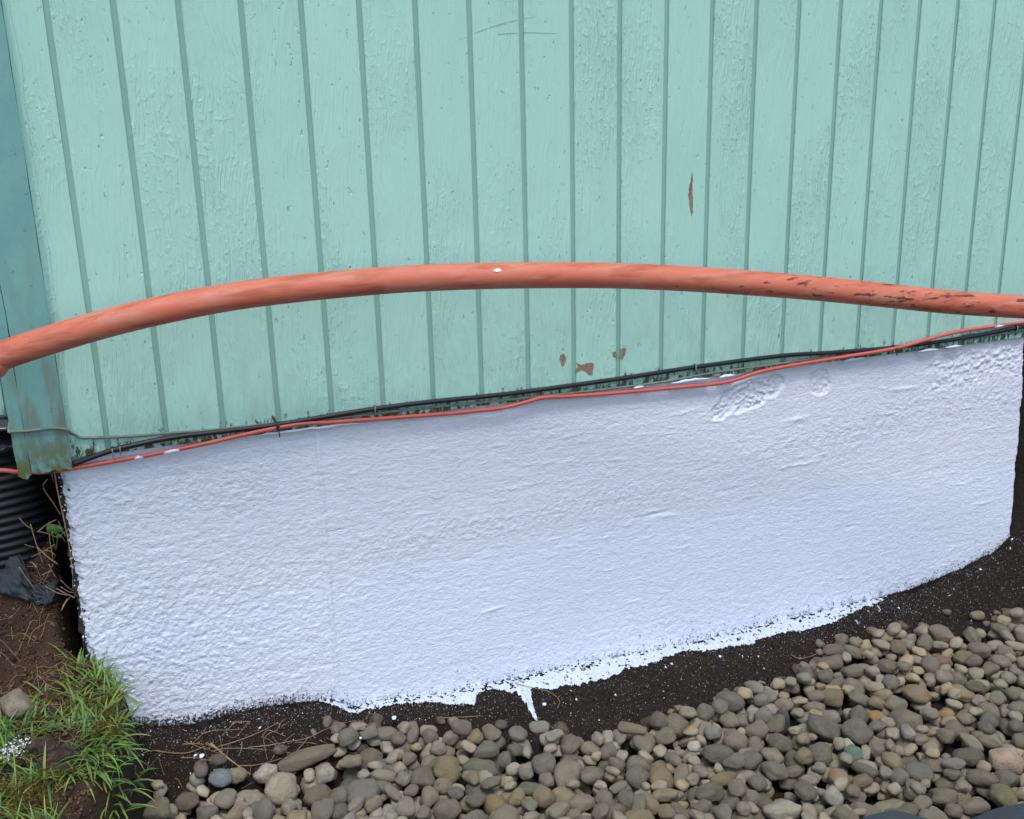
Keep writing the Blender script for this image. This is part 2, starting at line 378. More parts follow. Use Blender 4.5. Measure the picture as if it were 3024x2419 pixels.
def ground_z(x, y, fine=True):
    foot = np.interp(x, FX, FZ)
    t = sstep(0.0, -.15, y)
    z = foot * (1 - t) + (-.682) * t
    z = np.where(y > 0, foot, z)
    # bed of the pebbles: a shallow pan
    yb = np.interp(x, PBX, PBY)
    z = z - np.interp(x, [.4, 1.0], [.010, .035]) * sstep(yb + .02, yb - .05, y) * sstep(-.05, .03, x)
    xe, top = bank(x, y)
    w = sstep(xe + .03, xe - .012, x)
    z = z * (1 - w) + top * w
    # behind the front plane the soil beside the bump-out rises to the right as well
    wr = sstep(2.15, 2.25, x) * sstep(.0, .10, y); z = z * (1 - wr) + (-.06) * wr
    if fine:
        q = .28 + .72 * sstep(-.01, -.085, y)
        q = np.where((x > .3) & (x < 1.85), q, 1.0)
        z = z + q * .010 * fbm(x * 9, y * 9, 3, 21) + q * .0085 * fbm(x * 42, y * 42, 3, 31) + q * .0045 * fbm(x * 130, y * 130, 2, 41) \
            + w * (.022 * fbm(x * 13, y * 13, 3, 51) + .012 * np.abs(fbm(x * 40, y * 40, 3, 61)))
    return z
_gx = np.arange(-.62, 2.8, .006); _gy = np.arange(-1.1, .32, .006)
_GZ = ground_z(*np.meshgrid(_gx, _gy, indexing='ij'))
def gz_fast(x, y):
    fx = min(max((x + .62) / .006, 0), len(_gx) - 1.01); fy = min(max((y + 1.1) / .006, 0), len(_gy) - 1.01); i, j = int(fx), int(fy); u, v = fx - i, fy - j
    return (_GZ[i, j] * (1 - u) + _GZ[i + 1, j] * u) * (1 - v) + (_GZ[i, j + 1] * (1 - u) + _GZ[i + 1, j + 1] * u) * v
def on_ground(px, py, lift=0.0):
    D = ray(px, py); t = 1.2
    while t < 5:
        p = CAM + t * D
        if p[2] < -.1 and p[2] < gz_fast(p[0], p[1]) + lift: break
        t += .004
    return p
def soil_patch():
    xs = np.arange(-.62, 2.62, .005); ys = np.arange(-1.02, .30, .005)
    X, Y = np.meshgrid(xs, ys, indexing='ij'); Z = ground_z(X, Y)
    hold = (X > -.075) & (X < 2.13) & (Y > .035)
    Z = np.where(hold, Z - .05, Z)
    V = np.stack([X, Y, Z], -1)
    keep = ~((X > -.05) & (X < 2.10) & (Y > .06))[:-1, :-1]
    me = grid_mesh('soil', V, keep)
    P = np.empty(len(me.vertices) * 3, np.float32); me.vertices.foreach_get('co', P); P = P.reshape(-1, 3)
    xe, top = bank(P[:, 0], P[:, 1]); t = np.clip(sstep(xe + .03, xe - .02, P[:, 0]) * .8 + .35 * fbm(P[:, 0] * 12, P[:, 1] * 12, 3, 77) * sstep(xe + .2, xe, P[:, 0]), 0, 1)
    a = me.color_attributes.new('tint', 'FLOAT_COLOR', 'POINT'); a.data.foreach_set('color', np.stack([t, t, t, np.ones_like(t)], -1).astype(np.float32).ravel())
    return tag(new_obj('soil', me, m_soil), kind='structure')
soil = soil_patch()
# the yard goes on beyond the detailed patch
def yard():
    xs = np.concatenate([np.linspace(-60, -3, 12), np.linspace(-2, -.62, 12), np.linspace(-.4, 2.4, 16), np.linspace(2.62, 5, 12), np.linspace(6, 60, 12)])
    ys = np.concatenate([np.linspace(-60, -4, 12), np.linspace(-3, -1.02, 14), np.linspace(-.9, .2, 8), np.linspace(.3, 3, 6), [20, 60]])
    X, Y = np.meshgrid(xs, ys, indexing='ij')
    Z = -.70 + .05 * fbm(X * .7, Y * .7, 3, 3) - .03
    inside = (X > -.6) & (X < 2.6) & (Y > -1.0) & (Y < .29)
    edge = (X >= -.63) & (X <= 2.63) & (Y >= -1.03) & (Y <= .31)
    Z = np.where(inside, Z - .25, np.where(edge, ground_z(X, Y) - .003, Z))
    Z = np.where((X < -.62) & (Y > -1.1), np.maximum(Z, -.42 + .03 * fbm(X * 3, Y * 3, 3, 9)), Z)
    return tag(new_obj('ground', grid_mesh('ground', np.stack([X, Y, Z], -1)), m_soil), kind='structure')
yard()

# ------------------------------------------------------------------ house: siding wall
PITCH = .1016; GW = .0098
wall = empty('siding_wall', 'mint green grooved plywood siding wall with vertical boards above the white foundation', 'wall', (0, 0, 0))
TOPZ = 3.0
box('groove_backing', -.075, 2.372, .0031, .019, .0005, TOPZ, m_groove, wall)
bm = bmesh.new(); w0 = PITCH - GW
box_bm(bm, -w0 / 2, w0 / 2, 0, .0029, 0, TOPZ)
bmesh.ops.bevel(bm, geom=[e for e in bm.edges if abs(e.verts[0].co.z - e.verts[1].co.z) > 1], offset=.0009, segments=2, affect='EDGES')
board_me = bpy.data.meshes.new('siding_board'); bm.to_mesh(board_me); bm.free(); board_me.materials.append(m_siding)
for k in range(0, 23):                       # groove k sits at x = k * PITCH
    o = bpy.data.objects.new('siding_board', board_me); col.objects.link(o); o.parent = wall
    o.location = (k * PITCH + PITCH / 2, (k * 37 % 5) * .00003, 0)
box('siding_board', -.0745, -GW / 2, 0.0002, .0029, 0, TOPZ, m_siding, wall, .0009)
# fillet of old caulk where siding meets the corner board
cv = []; nz = 90
for i in range(nz + 1):
    z = .004 + (TOPZ - .01) * i / nz; w = .010 + .004 * vnoise(z * 9, 0.3, 2) + .003 * vnoise(z * 31, 1.3, 4)
    for a in range(6):
        t = a / 5; cv.append((-.0630 + w * t, -.0005 - .012 * (1 - t) ** 2.2 - .0003, z))
V = np.array(cv).reshape(nz + 1, 6, 3)
new_obj('caulk_bead', grid_mesh('caulk_bead', V, flip=True), m_siding, wall)
# corner boards
cb = empty('corner_board', 'mossy older teal corner trim boards at the left end of the siding', 'trim', (-.11, 0, 0))
def rough_board(name, x0, x1, y0, y1, z0, z1, mat, parent, ragged=.003):
    nx = 14; zs = np.concatenate([np.linspace(z0, z0 + .12, 24), np.linspace(z0 + .14, z1, 60)])
    P = []; F = []
    ring = [(x0 + (x1 - x0) * i / nx, y0) for i in range(nx + 1)] + [(x1, y1), (x0, y1)]
    for j, z in enumerate(zs):
        for i, (x, y) in enumerate(ring):
            dz = ragged * vnoise(x * 160, 3.1, 8) if j == 0 else 0
            dx = .0012 * vnoise(z * 30, i // 8, 6) if i in (0, nx) else 0
            P.append((x + dx - parent.location.x, y + (.0006 * vnoise(x * 90, z * 12, 9) if i <= nx else 0), z + dz))
    n = len(ring)
    for j in range(len(zs) - 1):
        for i in range(n): F.append((j * n + i, j * n + (i + 1) % n, (j + 1) * n + (i + 1) % n, (j + 1) * n + i))
    F.append(tuple(range(n - 1, -1, -1)))
    me = pymesh(name, P, F); o = new_obj(name, me, mat, parent, smooth=False); return o
rough_board('face_board', -.129, -.0635, -.0185, -.0003, -.013, TOPZ, m_trim, cb)
rough_board('side_board', -.151, -.1305, -.0165, .20, -.021, TOPZ, m_trim, cb, .005)
cb2 = empty('corner_board', 'corner trim board at the far right end of the siding', 'trim', (2.4, 0, 0))
rough_board('face_board', 2.373, 2.44, -.0185, -.0003, -.013, TOPZ, m_trim, cb2)
rough_board('side_board', 2.4415, 2.46, -.0165, .20, -.02, TOPZ, m_trim, cb2)
# recessed walls either side of the bump-out
def recessed(label, xa, xb):
    r = empty('recessed_wall', label, 'wall', ((xa + xb) / 2, .26, 0)); cx = (xa + xb) / 2
    box('groove_backing', xa - cx, xb - cx, .0052, .02, .001, TOPZ, m_groove, r)
    k = int(round(xa / PITCH))
    x = xb - .03
    while x - PITCH > xa:
        o = bpy.data.objects.new('siding_board', board_me); col.objects.link(o); o.parent = r; o.location = (x - PITCH / 2 - cx, 0, 0); x -= PITCH
    box('foundation_face', (xa if xa < 0 else xa - .4) - cx, (xb if xb > 1 else xb + .12) - cx, .012, .3, -.9, -.0012, m_hole, r)
recessed('shaded teal siding wall set back behind the left corner board', -5.0, -.1515)
recessed('siding wall set back beyond the right end of the bump-out', 2.462, 8.0)

# ------------------------------------------------------------------ white painted foundation
def rightx(z): return .018 + np.interp(z, [-.8, -.53, -.44, -.23, -.012, 0], [2.165, 2.163, 2.157, 2.150, 2.135, 2.132])
def streaks(X, Z, n, seed, xr, zr, L, W, A):
    r = np.random.RandomState(seed); D = np.zeros_like(X)
    for i in range(n):
        cx = r.uniform(*xr); cz = r.uniform(*zr); l = L * r.uniform(.4, 1.5); w = W * r.uniform(.6, 1.4); a = r.uniform(-.12, .12); amp = A * r.uniform(.4, 1.2) * (1 if r.rand() < .75 else -1)
        ix = np.where(np.abs(X[:, 0] - cx) < 2.5 * l)[0]; iz = np.where(np.abs(Z[0] - cz) < 3 * w + .3 * l)[0]
        if len(ix) == 0 or len(iz) == 0: continue
        s = np.s_[ix[0]:ix[-1] + 1, iz[0]:iz[-1] + 1]
        dx = X[s] - cx; dz = (Z[s] - cz) - a * dx + .25 * w * vnoise(X[s] * 120, Z[s] * 90, seed + i)
        q = (dx / l) ** 2 + (dz / w) ** 2
        side = np.where(dz > 0, .35, 1.0)           # a lip: steep on top, trailing off below
        D[s] += amp * np.exp(-((dx / l) ** 2) ** 1.3) * np.exp(-(dz / (w * side)) ** 2)
    return D
def foundation():
    f = empty('foundation_wall', 'white painted rough concrete foundation below the mint siding', 'foundation', (1.0, .009, -.3))
    step = .0026
    xs = np.arange(-.092, 2.19, step); zs = np.arange(-.72, -.0015, step)
    X, Z = np.meshgrid(xs, zs, indexing='ij')
    # outline
    jl = .006 * fbm(Z * 38, 0 * Z, 3, 3) + .003 * vnoise(Z * 220, 0 * Z, 8); jr = .004 * fbm(Z * 40, 0 * Z + 5, 3, 4)
    u = (X - xs[0]) / (xs[-1] - xs[0]); XX = (-.091 + jl) * (1 - u) + (rightx(Z) + jr) * u
    # relief (towards the viewer)
    tro = fbm(XX * 13, Z * 120, 4, 11, .6)                                   # trowel drags
    tro2 = fbm(XX * 28 + 2 * vnoise(XX * 3, Z * 9, 2), Z * 60, 3, 19)
    pop = fbm(XX * 115 + .35 * vnoise(XX * 60, Z * 60, 3), Z * (125 + 0 * XX), 3, 23, .5); pop2 = fbm(XX * 60, Z * 80, 3, 27, .55)
    D = .00042 * tro + .0003 * tro2 * (1 - .7 * sstep(.6, 0, XX) * sstep(-.1, -.4, Z))
    lump = sstep(.75, -.05, XX) * sstep(-.08, -.34, Z)                        # coarse popcorn, lower left
    lump = np.maximum(lump, .8 * sstep(.02, -.07, XX))
    lump = np.maximum(lump, .55 * sstep(-.50, -.62, Z))
    band = np.exp(-((Z + .255 + .05 * (XX - 1) * 0 + .025 * vnoise(XX * 4, 0 * XX, 5)) / .035) ** 2) * sstep(.25, .5, XX) * sstep(1.25, 1.0, XX)
    band2 = np.exp(-((Z + .175 - .03 * (XX - 1.5) + .02 * vnoise(XX * 5, 0 * XX, 6)) / .05) ** 2) * sstep(1.2, 1.5, XX)
    band3 = np.exp(-((Z + .10) / .07) ** 2) * sstep(.33, .25, XX)
    mid = np.clip(.75 * band + .75 * band2 + .8 * band3, 0, 1)
    L = np.clip(np.maximum(lump, mid * .9), 0, 1)
    pop3 = fbm(XX * 150, Z * 190, 2, 29, .5)
    D += (.00030 + .0015 * L) * pop * .9 + L * .0010 * np.maximum(pop3, -.1) + L * .0003 * pop2
    smooth = sstep(.4, .7, XX) * sstep(-.14, -.05, Z); D *= 1 - .45 * smooth
    # upper right: spalled coarse patch; two shallow craters
    def crater(cx, cz, rx, rz, ang, depth, seed, lum):
        dx = (XX - cx); dz = (Z - cz); c, s = math.cos(ang), math.sin(ang)
        q = np.sqrt(((dx * c + dz * s) / rx) ** 2 + ((-dx * s + dz * c) / rz) ** 2) + .30 * fbm(XX * 26, Z * 34, 3, seed)
        inn = sstep(1.06, .92, q); rim = np.exp(-((q - 1.07) / .06) ** 2)
        return -depth * inn + .0005 * rim + inn * lum * np.abs(fbm(XX * 90, Z * 110, 3, seed + 3, .6)) * 2 - inn * lum * .6
    D += crater(1.345, -.060, .100, .036, .25, .0035, 71, .0045)
    D += crater(1.538, -.048, .030, .034, 0, .0025, 72, .003)
    sp = sstep(1.80, 1.90, XX + .06 * vnoise(Z * 40, XX * 8, 4)) * sstep(-.115, -.085, Z + .015 * vnoise(XX * 14, Z * 20, 9)) * sstep(-.012, -.03, Z)
    D += sp * (-.003 + .0075 * np.abs(fbm(XX * 62, Z * 80, 3, 91, .6)))
    # vertical seam where two pours meet, right side lapping over the left
    sx = XX - .373 - .0022 * fbm(Z * 30, 0 * Z, 3, 14)
    D += (.0030 + .0005 * vnoise(Z * 12, 0 * Z, 61)) * np.exp(-((sx - .003) / .0042) ** 2) - .0016 * np.exp(-((sx + .005) / .003) ** 2) + .0012 * sstep(-.002, .002, sx) * sstep(.12, .0, sx)
    D += streaks(XX, Z, 170, 5, (-.05, 2.12), (-.36, -.02), .016, .0026, .0013)
    D += streaks(XX, Z, 60, 6, (-.05, 2.12), (-.62, -.30), .016, .003, .0012)
    D += streaks(XX, Z, 12, 9, (.3, 2.0), (-.5, -.05), .035, .005, .0022)
    D += .0022 * fbm(XX * 2.2, Z * 3.1, 2, 55)
    D += (.00035 + .0005 * L) * (fbm(XX * 110, Z * 210, 2, 63, .6) * (1 - L) + 1.2 * fbm(XX * 170, Z * 180, 2, 64, .5) * L) * 1.6 + .00016 * np.maximum(0, fbm(XX * 48, Z * 130, 2, 66) - .25) * 4
    # rounded shoulders at both ends
    D -= .010 * sstep(.012, 0, XX - (-.087 + jl)) + .012 * sstep(.014, 0, (rightx(Z) + jr) - XX)
    V = np.stack([XX - 1.0, -D, Z + .3], -1)
    bare = np.zeros_like(XX)
    bare = np.maximum(bare, .9 * sstep(.0065, -.002, XX + .087 - .004 * fbm(Z * 60, 0 * Z, 2, 7)))
    bare = np.maximum(bare, .75 * sstep(.012, .0, rightx(Z) - XX) * sstep(-.16, -.30, Z))
    foot = np.interp(XX, FX, FZ)
    low = sstep(foot + .075, foot + .004, Z)
    bare = np.maximum(bare, low * np.interp(XX, [0, .32, .42, .9, 1.8, 2.16], [.62, .5, .34, .30, .34, .5]))
    bare = np.maximum(bare, sstep(foot + .012, foot - .004, Z) * np.interp(XX, [0, .34, .42, 1.70, 1.8, 2.2], [1, 1, .3, .3, 1, 1]))
    # bring the back edges round
    Vb = np.concatenate([V[:1] + np.array([.004, .30, 0]), V, V[-1:] + np.array([-.004, .30, 0])], 0)
    Bb = np.concatenate([bare[:1] * 0 + 1, bare, bare[-1:] * 0 + 1], 0); Lb = np.concatenate([L[:1], L, L[-1:]], 0)
    Vb = np.concatenate([Vb, Vb[:, -1:] * np.array([1, 0, 1]) + np.array([0, .30, 0])], 1)
    Bb = np.concatenate([Bb, Bb[:, -1:]], 1); Lb = np.concatenate([Lb, Lb[:, -1:]], 1)
    me = grid_mesh('painted_face', Vb)
    for nm, A in (('bare', Bb), ('lumpy', Lb)):
        a = me.attributes.new(nm, 'FLOAT', 'POINT'); a.data.foreach_set('value', A.astype(np.float32).ravel())
    new_obj('painted_face', me, m_conc, f)
    return f
fdn = foundation()
# paint that ran out over the soil at the foot
def overspill():
    ox = [.33, .36, .39, .44, .50, .576, .602, .63, .653, .660, .667, .70, .742, .758, .764, .770, .776, .783, .79, .805, .883, .957, 1.002, 1.102, 1.165, 1.182, 1.234, 1.336, 1.403, 1.48, 1.555, 1.62, 1.677, 1.749, 1.78]
    od = [-.01, .012, .022, .020, .016, .024, .040, .050, .052, .045, .022, .020, .040, .050, .085, .127, .085, .052, .044, .047, .061, .064, .054, .045, .026, .028, .042, .050, .045, .050, .049, .034, .026, .010, -.01]
    xs = np.arange(.32, 1.80, .0022); ys = np.arange(.024, -.14, -.0022)
    X, Y = np.meshgrid(xs, ys, indexing='ij')
    Z = ground_z(X, Y) + .0035 + .0012 * fbm(X * 120, Y * 120, 2, 3)
    d = np.interp(X, ox, od) * np.where(np.abs(X - .770) < .016, 1, .84) + .0055 * fbm(X * 90, Y * 60, 3, 17) + .002 * vnoise(X * 400, Y * 400, 5)
    hole = fbm(X * 150, Y * 150, 3, 29) > np.interp(-Y, [0, .012, .03, .05], [.16, .36, .44, .55])
    keep = ((-Y < d) & ~hole)[:-1, :-1]
    V = np.stack([X - 1.0, Y - .009, Z + .3], -1)
    me = grid_mesh('paint_overspill', V, keep, flip=False)
    new_obj('paint_overspill', me, m_spill, fdn)
overspill()
# a few thin runs of white paint left along the lower edge of the siding
def lip(x0, x1, seed):
    n = int((x1 - x0) / .004); P = []; 
    for i in range(n + 1):
        x = x0 + (x1 - x0) * i / n; t = min(i, n - i) / max(1, n * .3); w = .0035 * min(1, t) * (1 + .6 * vnoise(x * 90, seed, 3)); zc = .0015 * vnoise(x * 50, seed, 4) - .001
        for a, (yy, zz) in enumerate(((-.001, w), (-.0035, w * .5), (-.0038, -w * .3), (.004, -w))): P.append((x - 1.0, yy - .012, zc + zz + .3))
    new_obj('paint_lip', grid_mesh('paint_lip', np.array(P).reshape(n + 1, 4, 3)), m_white, fdn)
for i, (a, b) in enumerate([(.24, .47), (1.14, 1.235), (1.26, 1.30), (1.585, 1.66), (1.80, 1.86), (1.88, 1.93), (1.05, 1.075)]): lip(a, b, i + .5)

# ------------------------------------------------------------------ marks on the siding
def patch_poly(name, pts, y, mat, parent, sub=True):
    c = np.mean(pts, 0); P = [(x, y, z) for x, z in pts] + [(x, y + .0012, z) for x, z in pts]; n = len(pts)
    F = [tuple(range(n))] + [((i + 1) % n, i, n + i, n + (i + 1) % n) for i in range(n)]
    # orientation: face -y
    a = sum((pts[i][0] * pts[(i + 1) % n][1] - pts[(i + 1) % n][0] * pts[i][1]) for i in range(n))
    if a < 0: F = [tuple(reversed(q)) for q in F]
    return new_obj(name, pymesh(name, P, F), mat, parent, smooth=False)
def jag(pts, amp=1.4, n=4):
    out = []; r_ = random.Random(len(pts) * 7)
    for i in range(len(pts)):
        (a, b), (c, d) = pts[i], pts[(i + 1) % len(pts)]
        for k in range(n): t = k / n; out.append((a + (c - a) * t + r_.uniform(-amp, amp), b + (d - b) * t + r_.uniform(-amp, amp)))
    return out
def px_poly(pts, y=-.0006): return [tuple(on_y(a, b, y)[[0, 2]]) for a, b in pts]
Z5 = lambda L: [(1000 + a / 2.156, 800 + b / 2.156) for a, b in L]
Z3 = lambda L: [(2024 + a / 2.156, b / 2.156) for a, b in L]
for L in (Z3([(44, 1090), (50, 1130), (46, 1200), (50, 1280), (47, 1345), (42, 1378), (33, 1350), (24, 1290), (20, 1235), (27, 1180), (36, 1130)]),
          Z5([(1412, 535), (1432, 528), (1448, 545), (1446, 580), (1438, 600), (1425, 612), (1415, 590), (1408, 560)]),
          Z5([(1512, 582), (1540, 600), (1575, 590), (1605, 583), (1626, 590), (1622, 625), (1612, 668), (1590, 660), (1570, 640), (1545, 630), (1530, 640), (1512, 652), (1510, 630), (1525, 612)]),
          Z5([(1745, 515), (1765, 512), (1776, 540), (1768, 556), (1745, 550)]),
          Z5([(1795, 500), (1815, 490), (1830, 495), (1826, 525), (1812, 560), (1800, 570), (1792, 545)]),
          [(2300, 985), (2304, 988), (2300, 1000)]):
    patch_poly('bare_wood_patch', px_poly(jag(L)), -.0006, m_wood, wall)
Z2 = lambda L: [(1000 + a / 2.156, b / 2.156) for a, b in L]
r = random.Random(4)
def dash(a, b, w):
    (x0, y0), (x1, y1) = a, b; n = max(1, int(math.hypot(x1 - x0, y1 - y0) / 14)); 
    for i in range(n):
        t = (i + .15) / n; t2 = (i + .15 + r.uniform(.35, .7)) / n
        p, q = (x0 + (x1 - x0) * t, y0 + (y1 - y0) * t), (x0 + (x1 - x0) * t2, y0 + (y1 - y0) * t2)
        h = w * r.uniform(.5, 1.2)
        patch_poly('scuff_mark', px_poly(Z2([(p[0], p[1] - h), (q[0], q[1] - h * .8), (q[0] + 2, q[1] + h), (p[0] - 1, p[1] + h * .7)]), -.0003), -.0003, m_mark, wall)
dash((862, 212), (985, 168), 5); dash((985, 168), (1050, 150), 6); dash((1050, 150), (1140, 125), 4); dash((1180, 120), (1260, 105), 2.5); dash((765, 250), (815, 236), 2.5)
for s in (((1180, 206), (1385, 213)), ((1010, 218), (1140, 210))):
    (a, b), (c, d) = s; patch_poly('scuff_mark', px_poly(Z2([(a, b - 2.5), (c, d - 1.5), (c, d + 1.5), (a, b + 3)]), -.0003), -.0003, m_mark, wall)

# ------------------------------------------------------------------ cables
def cable(name, pts, rad, mat, label, wig=.0, seg=12):
    P = spline(pts, 10); 
    o = tube(name, P, rad, mat, None, seg); tag(o, label, 'cable'); return o
bc = [(-.145, .015, -.020), (-.105, -.001, -.0165), (-.075, -.005, -.012), (-.053, -.0055, -.0075), (.011, -.006, .0075), (.106, -.006, .0165), (.2, -.006, .0165), (.302, -.006, .0165), (.486, -.006, .0235), (.62, -.006, .0235), (.767, -.006, .0205), (.996, -.006, .023), (1.199, -.006, .0285), (1.415, -.006, .030), (1.56, -.006, .0225), (1.732, -.006, .0165), (1.891, -.006, .0175), (2.0, -.006, .022), (2.098, -.006, .028), (2.3, -.006, .03), (2.36, -.006, .03), (2.43, -.025, .03), (2.5, .0, .03), (2.55, .25, .03)]
cable('black_cable', bc, .0049, m_black, 'black round cable clipped along the bottom of the mint siding')
rc = [(-.60, .2, .01), (-.35, .06, .0), (-.25, .012, -.003), (-.18, -.002, -.005), (-.148, -.003, -.0125), (-.1, -.003, -.0185), (-.015, -.004, -.0155), (.073, -.005, -.0105), (.13, -.006, -.006), (.176, -.007, -.0015), (.24, -.008, .006), (.302, -.009, .0115), (.353, -.008, .0125), (.418, -.006, .007), (.622, -.005, -.0045), (.70, -.005, -.007), (.752, -.006, -.0075), (.80, -.007, -.002), (.842, -.007, .0035), (.90, -.006, -.001), (.996, -.005, -.0065), (1.159, -.005, -.0125), (1.25, -.005, -.0155), (1.30, -.006, -.012), (1.35, -.007, -.002), (1.407, -.008, .0035), (1.50, -.0085, .0075), (1.599, -.010, .011), (1.68, -.0125, .014), (1.742, -.0145, .0185), (1.80, -.0152, .027), (1.849, -.0142, .033), (1.91, -.012, .0375), (1.97, -.008, .0385), (2.122, -.0055, .0395), (2.36, -.0055, .040), (2.43, -.026, .04), (2.52, .0, .04), (2.56, .25, .04)]
red = cable('red_cable', rc, .0041, m_red, 'thin coral red cable sagging along the joint between siding and foundation')
RP = spline(rc, 10)
for (a, b) in ((.035, .058), (.083, .125), (.055, .07), (2.02, 2.06)):      # white paint brushed on to it
    seg = RP[(RP[:, 0] > a) & (RP[:, 0] < b)] + np.array([0, -.0009, -.0006])
    if len(seg) > 2:
        n = len(seg); tube('paint_smear', seg, [.0041 * math.sin(math.pi * (i + .5) / n) ** .4 for i in range(n)], m_white, red, 10, .12)
wr_ = [(-.158, .25, .07), (-.157, .1, .069), (-.1545, -.010, .0675), (-.149, -.0185, .067), (-.14, -.0195, .066), (-.116, -.0212, .0655), (-.09, -.0213, .0655), (-.072, -.0212, .063), (-.0625, -.0205, .059), (-.057, -.012, .050), (-.050, -.0045, .0425), (-.042, -.0028, .0365), (-.02, -.0026, .0335), (.048, -.0026, .0275), (.1, -.0026, .0255), (.166, -.0026, .0215), (.29, -.0026, .0185), (.42, -.0026, .0135), (.553, -.0026, .0125), (.7, -.0026, .009), (.85, -.0026, .0055), (.996, -.0026, .0035), (1.12, -.0026, .0035), (1.242, -.0026, .0095), (1.4, -.0026, .0115), (1.524, -.0026, .0135), (1.65, -.0026, .0085), (1.74, -.0026, .0115), (1.791, -.0026, .0175), (1.95, -.0026, .0145), (2.125, -.0026, .017), (2.365, -.0026, .018)]
wire = cable('thin_wire', wr_, .0026, m_wire, 'thin wire painted over in grey green, wrapped round the corner board')
# clips and ties: each holds something but is nailed to the siding
def clip(x, z, cr, label, w=.0028):
    o = empty('cable_clip', label, 'cable clip', (x, 0, z), 'nail-in cable clips on the black cable')
    P = [(0, -.006 + (cr + .0011) * math.cos(a) * -1, (cr + .0011) * math.sin(a)) for a in np.linspace(-1.9, 1.9, 12)]
    V = []; 
    for (px_, py_, pz_) in P:
        yc, zc = py_ + .006, pz_; l = math.hypot(yc, zc); ny, nz_ = yc / l, zc / l
        for (sx, k) in ((-w / 2, 0), (w / 2, 0), (w / 2, .0013), (-w / 2, .0013)): V.append((sx, py_ + ny * k, pz_ + nz_ * k))
    n = len(P); F = []
    for i in range(n - 1):
        for k in range(4): F.append((i * 4 + k, i * 4 + (k + 1) % 4, (i + 1) * 4 + (k + 1) % 4, (i + 1) * 4 + k))
    F += [(3, 2, 1, 0), ((n - 1) * 4, (n - 1) * 4 + 1, (n - 1) * 4 + 2, (n - 1) * 4 + 3)]
    new_obj('band', pymesh('band', V, F), m_clip, o, smooth=False)
    tube('nail', [(0, -.0135, -.011), (0, -.0132, .0065)], .0011, m_nail, o, 6)
    return o
def zat(path, x):
    P = spline(path, 10); i = np.argmin(np.abs(P[:, 0] - x)); return P[i, 2]
for x, lab in [(.0065, 'left clip of the close pair near the corner board'), (.0195, 'right clip of the close pair near the corner board'),
               (.488, 'lone clip on the black cable under the mint boards, left of centre'), (1.196, 'clip on the black cable above the sagging red cable, right of centre'), (2.09, 'clip on the black cable at the far right edge')]:
    clip(x, zat(bc, x), .0049, lab)
def tie(x, label, both=True):
    o = empty('cable_tie', label, 'cable tie', (x, -.006, zat(bc, x)), 'black ties binding the cables')
    zr = zat(rc, x) - zat(bc, x); zt, zb = max(.0055, zr + .0052), min(-.0055, zr - .0052)
    V = []; N = 20
    for i in range(N):
        a = 2 * math.pi * i / N; y = -.0072 * math.cos(a) - .0015; z = (zt + zb) / 2 + (zt - zb) / 2 * math.sin(a)
        for sx in (-.0018, .0018): V.append((sx, y, z)); V.append((sx, y * 1.18, z + .0008 * math.sin(a)))
    F = []
    for i in range(N):
        j = (i + 1) % N
        F += [(i * 4, i * 4 + 1, j * 4 + 1, j * 4), (i * 4 + 1, i * 4 + 3, j * 4 + 3, j * 4 + 1), (i * 4 + 3, i * 4 + 2, j * 4 + 2, j * 4 + 3), (i * 4 + 2, i * 4, j * 4, j * 4 + 2)]
    new_obj('strap', pymesh('strap', V, F), m_clip, o)
    box('latch', -.0032, .0032, -.0125, -.0085, zt - .009, zt - .004, m_clip, o, .0006)
    tube('tail', spline([(0, -.0105, zt - .006), (.001, -.014, zb - .001), (.0015, -.012, zb - .011)], 4), .0011, m_clip, o, 6)
tie(.300, 'tie binding black and red cables below the third groove cluster')
tie(1.725, 'tie binding black and red cables at the right, where they cross')
tie(-.098, 'tie on the red cable under the mossy corner board')

# ------------------------------------------------------------------ the orange conduit
pc = [(-60, 1098), (0, 1054), (160, 1000), (330, 951), (500, 911), (680, 877), (850, 855), (1000, 840), (1200, 824), (1400, 816), (1600, 813), (1800, 814), (2000, 822), (2200, 835), (2400, 851), (2600, 871), (2800, 892), (3024, 907), (3100, 912)]
oy = np.interp([p[0] for p in pc], [0, 700, 1400, 2200, 3024], [-.130, -.165, -.195, -.27, -.36])
PP = [on_y(a, b, y) for (a, b), y in zip(pc, oy)]
dl = PP[1] - PP[4]; dl /= np.linalg.norm(dl); dr = PP[-2] - PP[-5]; dr /= np.linalg.norm(dr)
PP = [PP[0] + dl * 1.5 + np.array([0, .02, -.62]), PP[0] + dl * 1.0 + np.array([0, .02, -.28]), PP[0] + dl * .5 + np.array([0, .01, -.07]), PP[0] + dl * .2 + np.array([0, .0, -.012])] + PP + \
    [PP[-1] + dr * .25 + np.array([0, 0, -.02]), PP[-1] + dr * .6 + np.array([0, 0, -.10]), PP[-1] + dr * 1.1 + np.array([0, 0, -.32]), PP[-1] + dr * 1.5 + np.array([0, 0, -.56])]
SP = spline(PP, 9)
conduit = tube('orange_conduit', SP, .0232, m_pipe, None, 28)
tag(conduit, 'weathered orange plastic conduit arching across in front of the siding', 'conduit')
c0 = on_y(1468, 794, -.2175)
n_ = 14; ring = [on_y(1468 + 11 * math.cos(2 * math.pi * i / n_) * (1 + .12 * math.sin(3 * i)), 793 + 8 * math.sin(2 * math.pi * i / n_), -.2175) for i in range(n_)]
V = [tuple(p) for p in ring] + [tuple(c0 + np.array([0, -.0022, 0]))]
